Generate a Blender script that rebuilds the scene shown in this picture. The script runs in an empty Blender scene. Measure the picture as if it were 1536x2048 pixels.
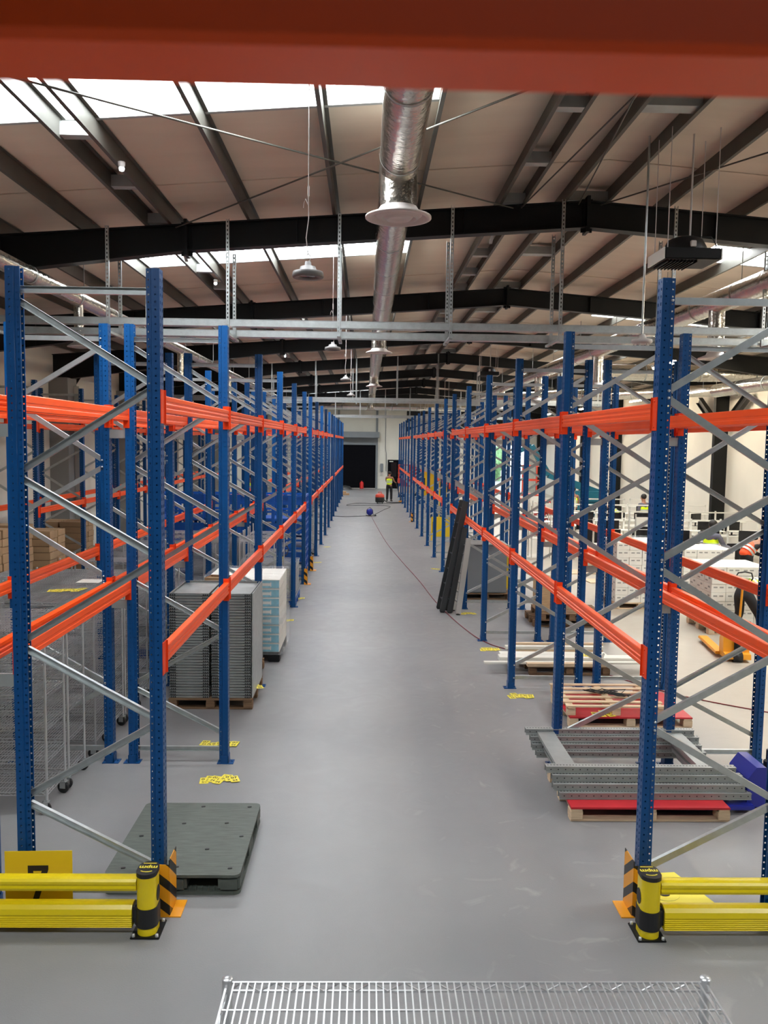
import bpy, bmesh, math, random
from mathutils import Vector, Matrix, Euler
R = random.Random(7)
PI = math.pi
S = bpy.context.scene
C = S.collection
# ------------------------------------------------------------------ camera, world, exposure
cam_d = bpy.data.cameras.new('camera'); cam = bpy.data.objects.new('camera', cam_d); C.objects.link(cam)
S.camera = cam
FPX, PITCH, YAW, ROLL, HCAM = 1673.0, 0.0832, 0.0223, 0.0142, 3.414
cam_d.sensor_fit = 'VERTICAL'; cam_d.sensor_height = 36.0; cam_d.lens = FPX / 2048 * 36.0
cam_d.clip_start = 0.02; cam_d.clip_end = 300
cam_d.dof.use_dof = True; cam_d.dof.focus_distance = 9.0; cam_d.dof.aperture_fstop = 8.0
cam.matrix_world = (Matrix.Translation((0, 0, HCAM)) @ Matrix.Rotation(-YAW, 4, 'Z') @ Matrix.Rotation(PI / 2 - PITCH, 4, 'X')
                    @ Matrix.Rotation(ROLL, 4, 'Z'))
S.view_settings.view_transform = 'Standard'; S.view_settings.look = 'None'
S.view_settings.gamma = 1.0; S.view_settings.use_curve_mapping = False
S.view_settings.exposure = 0.12
W = bpy.data.worlds.new('world'); S.world = W; W.use_nodes = True
W.node_tree.nodes['Background'].inputs[0].default_value = (0.80, 0.90, 1.0, 1)
W.node_tree.nodes['Background'].inputs[1].default_value = 3.0
SKY_E = 27.0          # daylight coming through the translucent rooflights
STRIP_E = 210.0        # fluorescent strips over the packing area

# ------------------------------------------------------------------ materials
MATS = {}
def mat(name, col, rough=0.5, metal=0.0, noise=0.0, nscale=8.0, bump=0.0, bscale=30.0, emit=0.0, spec=None, alpha=None, coat=0.0, stretch=None):
    m = bpy.data.materials.new(name); m.use_nodes = True; nt = m.node_tree; b = nt.nodes['Principled BSDF']
    b.inputs['Base Color'].default_value = (*col, 1); b.inputs['Roughness'].default_value = rough; b.inputs['Metallic'].default_value = metal
    if spec is not None: b.inputs['Specular IOR Level'].default_value = spec
    if coat: b.inputs['Coat Weight'].default_value = coat
    if emit:
        b.inputs['Emission Color'].default_value = (*col, 1); b.inputs['Emission Strength'].default_value = emit
    if alpha is not None: b.inputs['Alpha'].default_value = alpha
    if noise or bump:
        tc = nt.nodes.new('ShaderNodeTexCoord'); src = tc.outputs['Object']
        if stretch:
            mp = nt.nodes.new('ShaderNodeMapping'); mp.inputs['Scale'].default_value = stretch; nt.links.new(src, mp.inputs[0]); src = mp.outputs[0]
    if noise:
        n = nt.nodes.new('ShaderNodeTexNoise'); n.inputs['Scale'].default_value = nscale; n.inputs['Detail'].default_value = 5
        nt.links.new(src, n.inputs['Vector'])
        r = nt.nodes.new('ShaderNodeMapRange'); r.inputs[1].default_value = 0.3; r.inputs[2].default_value = 0.7
        r.inputs[3].default_value = 1 - noise; r.inputs[4].default_value = 1 + noise; nt.links.new(n.outputs['Fac'], r.inputs[0])
        mx = nt.nodes.new('ShaderNodeVectorMath'); mx.operation = 'SCALE'; mx.inputs[0].default_value = col
        nt.links.new(r.outputs[0], mx.inputs['Scale']); nt.links.new(mx.outputs[0], b.inputs['Base Color'])
    if bump:
        n2 = nt.nodes.new('ShaderNodeTexNoise'); n2.inputs['Scale'].default_value = bscale; n2.inputs['Detail'].default_value = 3
        nt.links.new(src, n2.inputs['Vector'])
        bp = nt.nodes.new('ShaderNodeBump'); bp.inputs['Strength'].default_value = bump; bp.inputs['Distance'].default_value = 0.02
        nt.links.new(n2.outputs['Fac'], bp.inputs['Height']); nt.links.new(bp.outputs[0], b.inputs['Normal'])
    MATS[name] = m
    return m
M_blue = mat('blue_paint', (0.002, 0.060, 0.205), 0.36, spec=0.35, noise=0.08, nscale=3)
M_orange = mat('orange_paint', (0.88, 0.084, 0.005), 0.36, noise=0.05, nscale=2, spec=0.35)
M_orange_d = mat('orange_clip', (0.78, 0.050, 0.005), 0.4, spec=0.3)
M_galv = mat('galvanised_steel', (0.50, 0.53, 0.53), 0.34, 0.75, noise=0.10, nscale=12)
M_galv_dull = mat('dull_galvanised', (0.36, 0.38, 0.37), 0.5, 0.45, noise=0.10, nscale=6)
M_chrome = mat('chrome_wire', (0.62, 0.63, 0.64), 0.28, 0.7)
M_black = mat('black_steel', (0.006, 0.007, 0.008), 0.5, spec=0.3)
M_purlin = mat('purlin_steel', (0.085, 0.082, 0.070), 0.5, 0.35, noise=0.15, nscale=2)
M_foil = mat('foil', (0.66, 0.63, 0.57), 0.22, 0.95, noise=0.06, nscale=3, bump=0.55, bscale=14)
M_whitep = mat('white_enamel', (0.55, 0.51, 0.49), 0.4)
M_wall = mat('wall_panel', (0.74, 0.72, 0.64), 0.6, noise=0.04, nscale=0.8)
M_wallgrey = mat('grey_boxing', (0.27, 0.27, 0.26), 0.6, noise=0.05, nscale=1)
M_backwall = mat('dark_grey_panel', (0.09, 0.09, 0.09), 0.7)  # for the unseen wall behind the camera, set dark to dim the foreground
M_dark = mat('dark_cladding', (0.012, 0.012, 0.014), 0.7)
M_doorm = mat('shutter_black', (0.006, 0.006, 0.008), 0.9, spec=0.05)
M_grey = mat('grey_paint', (0.20, 0.22, 0.24), 0.45, noise=0.04, nscale=3)
M_liner = mat('roof_liner', (0.60, 0.52, 0.42), 0.85, noise=0.05, nscale=1.2, bump=0.25, bscale=1.6, stretch=(0.5, 2.5, 1))
M_sky = mat('rooflight', (0.93, 0.97, 1.0), 0.5, emit=SKY_E)
M_yellow = mat('barrier_yellow', (0.78, 0.60, 0.006), 0.28, noise=0.03, nscale=3)
M_signy = mat('sign_yellow', (0.80, 0.55, 0.015), 0.5)
M_labely = mat('label_yellow', (0.82, 0.70, 0.06), 0.5)
M_gold = mat('guard_orange', (0.80, 0.33, 0.01), 0.4)
M_rubber = mat('black_rubber', (0.010, 0.010, 0.011), 0.5)
M_ink = mat('black_ink', (0.015, 0.012, 0.012), 0.6)
M_plas = mat('grey_green_plastic', (0.085, 0.10, 0.085), 0.55, noise=0.22, nscale=7, bump=0.15, bscale=60, stretch=(1, 6, 1))
M_blackpl = mat('black_plastic', (0.008, 0.008, 0.009), 0.5, spec=0.3)
M_wood = mat('pallet_wood', (0.50, 0.33, 0.18), 0.75, noise=0.22, nscale=5, stretch=(1, 12, 12))
M_woodd = mat('old_pallet_wood', (0.18, 0.105, 0.055), 0.8, noise=0.25, nscale=5, stretch=(1, 12, 12))
M_woodl = mat('pine_wood', (0.66, 0.50, 0.33), 0.7, noise=0.15, nscale=5, stretch=(1, 14, 14))
M_red = mat('red_board', (0.50, 0.020, 0.030), 0.5, noise=0.12, nscale=4)
M_card = mat('cardboard', (0.36, 0.225, 0.12), 0.8, noise=0.10, nscale=3)
M_white = mat('white_card', (0.74, 0.73, 0.67), 0.7, noise=0.04, nscale=5)
M_whitem = mat('white_laminate', (0.75, 0.74, 0.67), 0.45)
M_bluep = mat('blue_plastic', (0.005, 0.09, 0.40), 0.4, noise=0.08, nscale=3)
M_teal = mat('teal_paint', (0.004, 0.13, 0.20), 0.4)
M_indigo = mat('indigo_paint', (0.012, 0.022, 0.30), 0.35)
M_ice = mat('ice_blue_print', (0.18, 0.45, 0.56), 0.5, noise=0.25, nscale=9)
M_wrap = mat('stretch_film', (0.85, 0.90, 0.92), 0.12, alpha=0.13, bump=0.9, bscale=9)
M_bottle = mat('clear_plastic', (0.8, 0.85, 0.85), 0.1, alpha=0.35)
M_redp = mat('red_plastic', (0.62, 0.02, 0.02), 0.35)
M_redo = mat('lift_red', (0.60, 0.06, 0.03), 0.4)
M_glass = mat('screen_black', (0.012, 0.012, 0.014), 0.12)
M_screen = mat('screen_lit', (0.55, 0.50, 0.50), 0.3, emit=0.6)
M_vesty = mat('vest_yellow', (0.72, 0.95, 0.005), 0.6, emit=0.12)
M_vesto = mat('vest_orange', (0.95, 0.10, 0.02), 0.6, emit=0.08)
M_refl = mat('reflective_tape', (0.55, 0.58, 0.55), 0.3)
M_trous = mat('black_trousers', (0.010, 0.010, 0.012), 0.8)
M_skin = mat('skin', (0.36, 0.17, 0.10), 0.55)
M_hair = mat('dark_hair', (0.012, 0.009, 0.007), 0.6)
M_greysh = mat('grey_shirt', (0.12, 0.12, 0.16), 0.8)
M_black_sh = mat('black_shirt', (0.012, 0.012, 0.014), 0.8)
M_cable = mat('red_cable', (0.20, 0.015, 0.025), 0.5)
M_cableb = mat('black_cable', (0.012, 0.012, 0.013), 0.5)
M_strip = mat('fluorescent_tube', (1.0, 0.84, 0.60), 0.5, emit=STRIP_E)
M_bulb = mat('lit_emergency_lamp', (0.95, 1.0, 1.0), 0.5, emit=6.0)
M_hedge = mat('hedge', (0.22, 0.40, 0.18), 0.9, noise=0.5, nscale=4)
M_tarmac = mat('tarmac', (0.35, 0.34, 0.32), 0.9)
M_lampg = mat('lamp_grey', (0.13, 0.12, 0.115), 0.5)
M_alu = mat('aluminium', (0.62, 0.62, 0.60), 0.3, 0.8)

def floor_mat():
    m = bpy.data.materials.new('epoxy_floor'); m.use_nodes = True; nt = m.node_tree; N = nt.nodes; L = nt.links; b = N['Principled BSDF']
    tc = N.new('ShaderNodeTexCoord')
    big = N.new('ShaderNodeTexNoise'); big.inputs['Scale'].default_value = 0.45; big.inputs['Detail'].default_value = 4
    L.new(tc.outputs['Object'], big.inputs['Vector'])
    cr = N.new('ShaderNodeValToRGB'); e = cr.color_ramp.elements
    e[0].position = 0.3; e[0].color = (0.205, 0.205, 0.212, 1); e[1].position = 0.72; e[1].color = (0.255, 0.252, 0.250, 1)
    L.new(big.outputs['Fac'], cr.inputs[0])
    # pale scuffs and dust marks, where the right half of the aisle was walked on
    sc = N.new('ShaderNodeTexNoise'); sc.inputs['Scale'].default_value = 2.3; sc.inputs['Detail'].default_value = 9; sc.inputs['Distortion'].default_value = 2.2
    L.new(tc.outputs['Object'], sc.inputs['Vector'])
    mr = N.new('ShaderNodeMapRange'); mr.inputs[1].default_value = 0.60; mr.inputs[2].default_value = 0.74; mr.inputs[3].default_value = 0; mr.inputs[4].default_value = 0.40
    L.new(sc.outputs['Fac'], mr.inputs[0])
    sx = N.new('ShaderNodeSeparateXYZ'); L.new(tc.outputs['Object'], sx.inputs[0])
    mm = N.new('ShaderNodeMapRange'); mm.inputs[1].default_value = 0.0; mm.inputs[2].default_value = 1.2; mm.inputs[3].default_value = 0.12; mm.inputs[4].default_value = 1.0
    L.new(sx.outputs['X'], mm.inputs[0])
    mu = N.new('ShaderNodeMath'); mu.operation = 'MULTIPLY'; L.new(mr.outputs[0], mu.inputs[0]); L.new(mm.outputs[0], mu.inputs[1])
    mx = N.new('ShaderNodeMix'); mx.data_type = 'RGBA'; L.new(mu.outputs[0], mx.inputs[0]); L.new(cr.outputs[0], mx.inputs[6]); mx.inputs[7].default_value = (0.42, 0.41, 0.39, 1)
    # in the packing zone right of the racks the colour turns paler and creamier
    z = N.new('ShaderNodeMapRange'); z.inputs[1].default_value = 3.4; z.inputs[2].default_value = 4.6; L.new(sx.outputs['X'], z.inputs[0])
    mz = N.new('ShaderNodeMix'); mz.data_type = 'RGBA'; L.new(z.outputs[0], mz.inputs[0]); L.new(mx.outputs[2], mz.inputs[6]); mz.inputs[7].default_value = (0.42, 0.385, 0.32, 1)
    L.new(mz.outputs[2], b.inputs['Base Color'])
    rr = N.new('ShaderNodeMapRange'); rr.inputs[3].default_value = 0.30; rr.inputs[4].default_value = 0.50; L.new(sc.outputs['Fac'], rr.inputs[0]); L.new(rr.outputs[0], b.inputs['Roughness'])
    fine = N.new('ShaderNodeTexNoise'); fine.inputs['Scale'].default_value = 90; L.new(tc.outputs['Object'], fine.inputs['Vector'])
    bp = N.new('ShaderNodeBump'); bp.inputs['Strength'].default_value = 0.10; bp.inputs['Distance'].default_value = 0.01
    L.new(fine.outputs['Fac'], bp.inputs['Height']); L.new(bp.outputs[0], b.inputs['Normal'])
    return m
M_floor = floor_mat()

def stripe_mat(name, a, b_, period, ang):
    m = bpy.data.materials.new(name); m.use_nodes = True; nt = m.node_tree; N = nt.nodes; L = nt.links; b = N['Principled BSDF']
    tc = N.new('ShaderNodeTexCoord'); dp = N.new('ShaderNodeVectorMath'); dp.operation = 'DOT_PRODUCT'
    L.new(tc.outputs['Object'], dp.inputs[0]); dp.inputs[1].default_value = (math.cos(ang) / period, math.cos(ang) / period, math.sin(ang) / period)
    fr = N.new('ShaderNodeMath'); fr.operation = 'FRACT'; L.new(dp.outputs['Value'], fr.inputs[0])
    gt = N.new('ShaderNodeMath'); gt.operation = 'GREATER_THAN'; gt.inputs[1].default_value = 0.58; L.new(fr.outputs[0], gt.inputs[0])
    mx = N.new('ShaderNodeMix'); mx.data_type = 'RGBA'; L.new(gt.outputs[0], mx.inputs[0]); mx.inputs[6].default_value = (*a, 1); mx.inputs[7].default_value = (*b_, 1)
    L.new(mx.outputs[2], b.inputs['Base Color']); b.inputs['Roughness'].default_value = 0.4
    return m
M_hazard = stripe_mat('hazard_stripes', (0.80, 0.33, 0.01), (0.012, 0.01, 0.01), 0.14, 0.9)

# ------------------------------------------------------------------ mesh builder
class MB:
    def __init__(s): s.v = []; s.f = []; s.mi = []; s.sm = []
    def add(s, vs, fs, mi=0, smooth=False):
        o = len(s.v); s.v += [tuple(p) for p in vs]
        for f in fs: s.f.append(tuple(i + o for i in f)); s.mi.append(mi); s.sm.append(smooth)
        return s
    def box(s, x0, x1, y0, y1, z0, z1, mi=0, M=None):
        vs = [Vector((x, y, z)) for z in (z0, z1) for y in (y0, y1) for x in (x0, x1)]
        if M is not None: vs = [M @ p for p in vs]
        return s.add(vs, [(0, 2, 3, 1), (4, 5, 7, 6), (0, 1, 5, 4), (2, 6, 7, 3), (0, 4, 6, 2), (1, 3, 7, 5)], mi)
    def bbox(s, x0, x1, y0, y1, z0, z1, b=0.005, mi=0, M=None):    # box with chamfered edges
        bm = bmesh.new(); bmesh.ops.create_cube(bm, size=1)
        bmesh.ops.scale(bm, vec=(x1 - x0, y1 - y0, z1 - z0), verts=bm.verts); bmesh.ops.translate(bm, vec=((x0 + x1) / 2, (y0 + y1) / 2, (z0 + z1) / 2), verts=bm.verts)
        bmesh.ops.bevel(bm, geom=bm.edges[:], offset=b, segments=2, affect='EDGES')
        if M is not None: bmesh.ops.transform(bm, matrix=M, verts=bm.verts)
        bm.verts.index_update(); s.add([v.co.copy() for v in bm.verts], [[v.index for v in f.verts] for f in bm.faces], mi); bm.free(); return s
    def tube(s, pts, r, n=6, mi=0, caps=True, smooth=True):
        pts = [Vector(p) for p in pts]; rings = []
        for i, p in enumerate(pts):
            d = (pts[min(i + 1, len(pts) - 1)] - pts[max(i - 1, 0)]).normalized()
            u = d.cross(Vector((0, 0, 1))) if abs(d.z) < 0.95 else d.cross(Vector((0, 1, 0)))
            u.normalize(); w = d.cross(u); rr = r[i] if isinstance(r, (list, tuple)) else r
            rings.append([p + (u * math.cos(2 * PI * k / n) + w * math.sin(2 * PI * k / n)) * rr for k in range(n)])
        vs = [q for g in rings for q in g]; fs = []
        for i in range(len(pts) - 1):
            for k in range(n): fs.append((i * n + k, i * n + (k + 1) % n, (i + 1) * n + (k + 1) % n, (i + 1) * n + k))
        s.add(vs, fs, mi, smooth)
        if caps: s.add(rings[0], [tuple(range(n))[::-1]], mi); s.add(rings[-1], [tuple(range(n))], mi)
        return s
    def bar(s, p0, p1, w, h, mi=0):     # rectangular bar p0->p1, w sideways, h up
        p0 = Vector(p0); p1 = Vector(p1); d = (p1 - p0).normalized()
        u = d.cross(Vector((0, 0, 1))) if abs(d.z) < 0.98 else Vector((1, 0, 0)); u.normalize(); n = u.cross(d)
        vs = [p + u * a * w / 2 + n * b * h / 2 for p in (p0, p1) for a, b in ((-1, -1), (1, -1), (1, 1), (-1, 1))]
        return s.add(vs, [(0, 1, 2, 3), (4, 7, 6, 5), (0, 4, 5, 1), (1, 5, 6, 2), (2, 6, 7, 3), (3, 7, 4, 0)], mi)
    def lathe(s, prof, c=(0, 0, 0), n=24, mi=0, smooth=True, axis='Z'):
        vs = []; c = Vector(c)
        for r, z in prof:
            for k in range(n):
                a = 2 * PI * k / n; p = Vector((r * math.cos(a), r * math.sin(a), z))
                if axis == 'X': p = Vector((p.z, p.x, p.y))
                if axis == 'Y': p = Vector((p.x, p.z, p.y))
                vs.append(c + p)
        fs = [(i * n + k, i * n + (k + 1) % n, (i + 1) * n + (k + 1) % n, (i + 1) * n + k) for i in range(len(prof) - 1) for k in range(n)]
        return s.add(vs, fs, mi, smooth)
    def ext(s, prof, a0, a1, axis='Y', mi=0, closed=True):   # extrude a 2-D profile
        def P(u, w, t): return {'Y': (u, t, w), 'X': (t, u, w), 'Z': (u, w, t)}[axis]
        n = len(prof); vs = [P(u, w, t) for t in (a0, a1) for u, w in prof]
        fs = [(k, (k + 1) % n, n + (k + 1) % n, n + k) for k in range(n if closed else n - 1)]
        if closed: fs += [tuple(range(n))[::-1], tuple(range(n, 2 * n))]
        return s.add(vs, fs, mi)
    def quad(s, a, b, c, d, mi=0): return s.add([a, b, c, d], [(0, 1, 2, 3)], mi)
    def mesh(s, name, mats):
        me = bpy.data.meshes.new(name); me.from_pydata([tuple(v) for v in s.v], [], s.f)
        for m in (mats if isinstance(mats, (list, tuple)) else [mats]): me.materials.append(m)
        me.polygons.foreach_set('material_index', s.mi); me.polygons.foreach_set('use_smooth', s.sm)
        me.update(); return me
    def build(s, name, mats, parent=None, **k): return place(name, s.mesh(name, mats), parent, **k)

def place(name, me, parent=None, loc=(0, 0, 0), rot=(0, 0, 0), label=None, cat=None, group=None, kind=None):
    o = bpy.data.objects.new(name, me); C.objects.link(o); o.location = loc
    o.rotation_euler = rot if isinstance(rot, (tuple, list, Euler)) else (0, 0, rot)
    if parent is not None: o.parent = parent
    return tag(o, label, cat, group, kind)
def tag(o, label=None, cat=None, group=None, kind=None):
    for k, v in (('label', label), ('category', cat), ('group', group), ('kind', kind)):
        if v: o[k] = v
    return o
def thing(name, label, cat, loc=(0, 0, 0), rot=0, group=None): return place(name, None, None, loc, rot, label, cat, group)
def dup(root, loc, rot=None, label=None, group=None):
    c = root.copy(); C.objects.link(c); c.location = loc
    if rot is not None: c.rotation_euler = (0, 0, rot)
    if label: c['label'] = label
    if group: c['group'] = group
    def rec(a, b):
        for ch in list(KIDS.get(a.name, ())) or [x for x in a.children if x]:
            d = ch.copy(); C.objects.link(d); d.parent = b; rec(ch, d)
    rec(root, c); return c
KIDS = {}
def freeze(root):                                          # remember children so that copying stays fast
    def rec(o):
        KIDS[o.name] = list(o.children)
        for ch in o.children: rec(ch)
    rec(root); return root
def struct(mb, name, m, **k): return mb.build(name, m, kind='structure', **k)
ORD = ['first', 'second', 'third', 'fourth', 'fifth', 'sixth', 'seventh', 'eighth', 'ninth', 'tenth', 'eleventh', 'twelfth', 'thirteenth', 'fourteenth', 'fifteenth', 'sixteenth', 'seventeenth', 'eighteenth', 'nineteenth', 'twentieth']

NUMS = ORD + ['twenty-' + w for w in ORD[:9]] + ['thirtieth'] + ['thirty-' + w for w in ORD[:9]]
def lev(k, n): return 'bottom layer' if k == 0 else 'top layer' if k == n - 1 else NUMS[k] + ' layer up'
# ------------------------------------------------------------------ building shell
XW0, XW1, YW0, YW1, XAP = -8.6, 12.7, -4.0, 61.6, 2.75
def zl(x): return 6.68 - 0.076 * abs(x - XAP)              # underside of the roof lining
floor_mb = MB(); floor_mb.box(XW0 - 0.2, XW1 + 0.2, YW0 - 0.2, YW1 + 0.2, -0.1, 0)
struct(floor_mb, 'floor', M_floor)
# walls
def panel_wall(name, x0, y0, x1, y1, z1a, z1b, w=1.2, holes=(), m=M_wall):
    """white sandwich panels, one piece each, along a line; holes = (s0, s1, z0, z1)"""
    d = Vector((x1 - x0, y1 - y0, 0)); Ln = d.length; d.normalize(); nrm = Vector((-d.y, d.x, 0))
    base = MB(); M = Matrix(((d.x, nrm.x, 0, x0), (d.y, nrm.y, 0, y0), (0, 0, 1, 0), (0, 0, 0, 1)))
    cuts = sorted({0.0, Ln, *[h[0] for h in holes], *[h[1] for h in holes]})
    def zt(s_): return z1a + (z1b - z1a) * s_ / Ln if not callable(z1a) else z1a(x0 + d.x * s_)
    for a, b in zip(cuts, cuts[1:]):
        hs = [h for h in holes if h[0] <= a + 1e-6 and h[1] >= b - 1e-6]; top = max(zt(a), zt(b)) + 0.35
        if hs:
            h = hs[0]
            if h[2] > 0: base.box(a, b, 0.05, 0.2, 0, h[2], M=M)
            base.box(a, b, 0.05, 0.2, h[3], top, M=M)
        else: base.box(a, b, 0.05, 0.2, 0, top, M=M)
    o = struct(base, name, m); s_ = 0
    me = {}
    while s_ < Ln - 0.05:
        e = min(s_ + w, Ln)
        hit = [h for h in holes if not (e <= h[0] or s_ >= h[1])]
        zb = hit[0][3] if hit else 0.0; key = (round(e - s_, 3), round(zb, 2))
        if key not in me:
            p = MB(); p.bbox(0.006, e - s_ - 0.006, 0, 0.06, zb, 6.2, 0.006); me[key] = p.mesh('wall_panel', m)
        q = bpy.data.objects.new('wall_panel', me[key]); C.objects.link(q); q.parent = o; q.matrix_local = M @ Matrix.Translation((s_, 0, 0)); s_ = e
    return o
panel_wall('wall_left', XW0, YW1, XW0, YW0, 5.9, 5.9)
panel_wall('wall_right', XW1, YW0, XW1, YW1, 5.9, 5.9, w=2.4)
panel_wall('wall_back', XW1, YW0, XW0, YW0, lambda x: zl(x), 0, w=1.2, m=M_backwall)
panel_wall('wall_far', XW0, YW1, XW1, YW1, lambda x: zl(x), 0, w=1.2,
           holes=[(-1.95 - XW0, 0.70 - XW0, 0, 3.2), (1.6 - XW0, 2.7 - XW0, 0, 2.1), (8.9 - XW0, 11.7 - XW0, 0, 3.3)])
dk = MB(); dk.box(2.95, XW1, YW1 - 0.12, YW1 - 0.02, 4.0, 6.8); struct(dk, 'trim_1', M_dark)
# shutter (ribbed), its hood and steel frame, side door
dr = MB()
for k in range(32): dr.box(-1.95, 0.70, YW1 + 0.02, YW1 + 0.06 - 0.015 * (k % 2), k * 0.1, k * 0.1 + 0.095)
dr.box(-1.97, 0.72, YW1 + 0.05, YW1 + 0.12, 0, 3.22); struct(dr, 'door_1', M_doorm)
fr = MB(); fr.box(0.70, 0.86, YW1 - 0.08, YW1, 0, 6.2); fr.box(-2.1, -1.95, YW1 - 0.08, YW1, 0, 6.2); fr.box(-2.0, 0.75, YW1 - 0.06, YW1, 3.2, 3.75); struct(fr, 'trim_2', M_grey)
hd = MB(); hd.bbox(-2.3, 0.95, YW1 - 0.7, YW1 - 0.06, 3.72, 4.15, 0.02); struct(hd, 'trim_3', M_grey)
sl = MB(); sl.box(-1.95, 0.70, YW1 - 0.1, YW1 + 0.3, 0, 0.03); struct(sl, 'trim_4', M_whitem)
d2 = MB(); d2.bbox(1.62, 2.68, YW1 + 0.03, YW1 + 0.08, 0.01, 2.09, 0.008); dd = struct(d2, 'door_2', M_doorm)
MB().box(1.60, 1.66, YW1 - 0.04, YW1 + 0.1, 0, 2.14).box(2.64, 2.70, YW1 - 0.04, YW1 + 0.1, 0, 2.14).box(1.6, 2.7, YW1 - 0.04, YW1 + 0.1, 2.08, 2.14).build('door_frame', M_black, dd)
MB().box(1.85, 2.25, YW1 + 0.0, YW1 + 0.03, 0.9, 1.95).build('door_pane', M_glass, dd)
MB().box(1.72, 2.0, YW1 - 0.0, YW1 + 0.025, 1.98, 2.04).build('door_sign', M_whitem, dd)
# outside the open dock door
MB().box(-40, 60, YW1 + 0.3, YW1 + 60, -0.15, -0.05).build('ground_outside', M_tarmac, kind='structure')
hg = MB()
for k in range(3): hg.lathe([(0.02, 3.2), (0.7, 2.9), (1.0, 1.9), (1.0, 1.4), (0.3, 0.9), (0.3, -0.05)], (10.6 + k * 0.9, YW1 + 16 + (k % 3) * 0.5, 0), 10)
hg.build('hedge', M_hedge, label='green hedge outside the bright open dock door', cat='hedge')
df = MB(); df.box(8.75, 8.9, YW1 - 0.1, YW1 + 0.2, 0, 3.45); df.box(11.7, 11.85, YW1 - 0.1, YW1 + 0.2, 0, 3.45); df.box(8.75, 11.85, YW1 - 0.1, YW1 + 0.2, 3.3, 3.45); struct(df, 'door_3', M_whitem)
# ceiling: lining between rooflights
BANDS = [(6.75 + 6.12 * j - 6.12, 7.85 + 6.12 * j - 6.12) for j in range(0, 10)]
LX0, LX1, RX0, RX1 = -3.75, 0.62, 5.3, 9.4
cb = MB()
def roof_piece(mb, x0, x1, y0, y1, t=0.1, dz=0, mi=0):
    mb.add([(x, y, zl(x) + z + dz) for z in (0, t) for y in (y0, y1) for x in (x0, x1)],
           [(0, 2, 3, 1), (4, 5, 7, 6), (0, 1, 5, 4), (2, 6, 7, 3), (0, 4, 6, 2), (1, 3, 7, 5)], mi)
ys = [YW0] + [v for b in BANDS for v in b] + [YW1 + 0.1]
for i in range(len(ys) - 1):
    y0, y1 = ys[i], ys[i + 1]
    if i % 2 == 0:
        n = max(1, round((y1 - y0) / 1.0))
        for k in range(n):                                 # lining quilts lap each other with a small step
            a = y0 + (y1 - y0) * k / n; b = y0 + (y1 - y0) * (k + 1) / n; st = 0.012 * (k % 2)
            roof_piece(cb, XW0, XAP, a, b, dz=st); roof_piece(cb, XAP, XW1, a, b, dz=st)
    else:
        for x0, x1 in ((XW0, LX0), (LX1, XAP), (XAP, RX0), (RX1, XW1)): roof_piece(cb, x0, x1, y0, y1)
struct(cb, 'ceiling', M_liner)
nw = 0
for (y0, y1) in BANDS:
    for (x0, x1) in ((LX0, LX1), (RX0, RX1)):
        nw += 1; w = MB(); roof_piece(w, x0, x1, y0, y1, 0.02, 0.13)
        o = struct(w, 'window_%d' % nw, M_sky)
        k = MB(); e = 0.05
        roof_piece(k, x0, x1, y0 - 0.0, y0 + e, 0.16, -0.02); roof_piece(k, x0, x1, y1 - e, y1, 0.16, -0.02)
        k.build('window_frame', M_galv_dull, o)
# purlins along Y (one per run), cleats between the doubled ones
PX = [-7.75, -6.7, -5.65, -4.6, -3.58, -2.76, -2.46, -1.49, -0.42, 0.63, 1.66, 1.96, 2.48, 3.02, 3.77, 4.76, 5.8, 6.85, 7.9, 8.95, 10.0, 11.05, 12.1]
pm = MB(); pm.ext([(-0.035, 0.0), (0.004, 0.0), (0.004, 0.18), (0.04, 0.18), (0.04, 0.187), (-0.003, 0.187), (-0.003, 0.007), (-0.028, 0.007), (-0.028, 0.02), (-0.035, 0.02)], YW0, YW1, 'Y')
pme = pm.mesh('purlin', M_purlin); cm = MB().box(0, 0.3, -0.06, 0.06, 0.03, 0.15).mesh('purlin_cleat', M_galv_dull)
for i, x in enumerate(PX):
    place('purlin', pme, None, (x, 0, zl(x) - 0.195), kind='structure')
    if x in (-2.76, 1.66):
        for y in [0.3 + 1.5 * k for k in range(40)]: place('purlin_cleat', cm, None, (x, y, zl(x) - 0.195), kind='structure')
cm2 = MB().box(0, 0.54, -0.09, 0.09, 0.03, 0.15).mesh('purlin_cleat', M_galv_dull)
for y in [1.9 + 3.0 * k for k in range(20)]: place('purlin_cleat', cm2, None, (2.48, y, 6.68 - 0.02 - 0.195), kind='structure')
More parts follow.
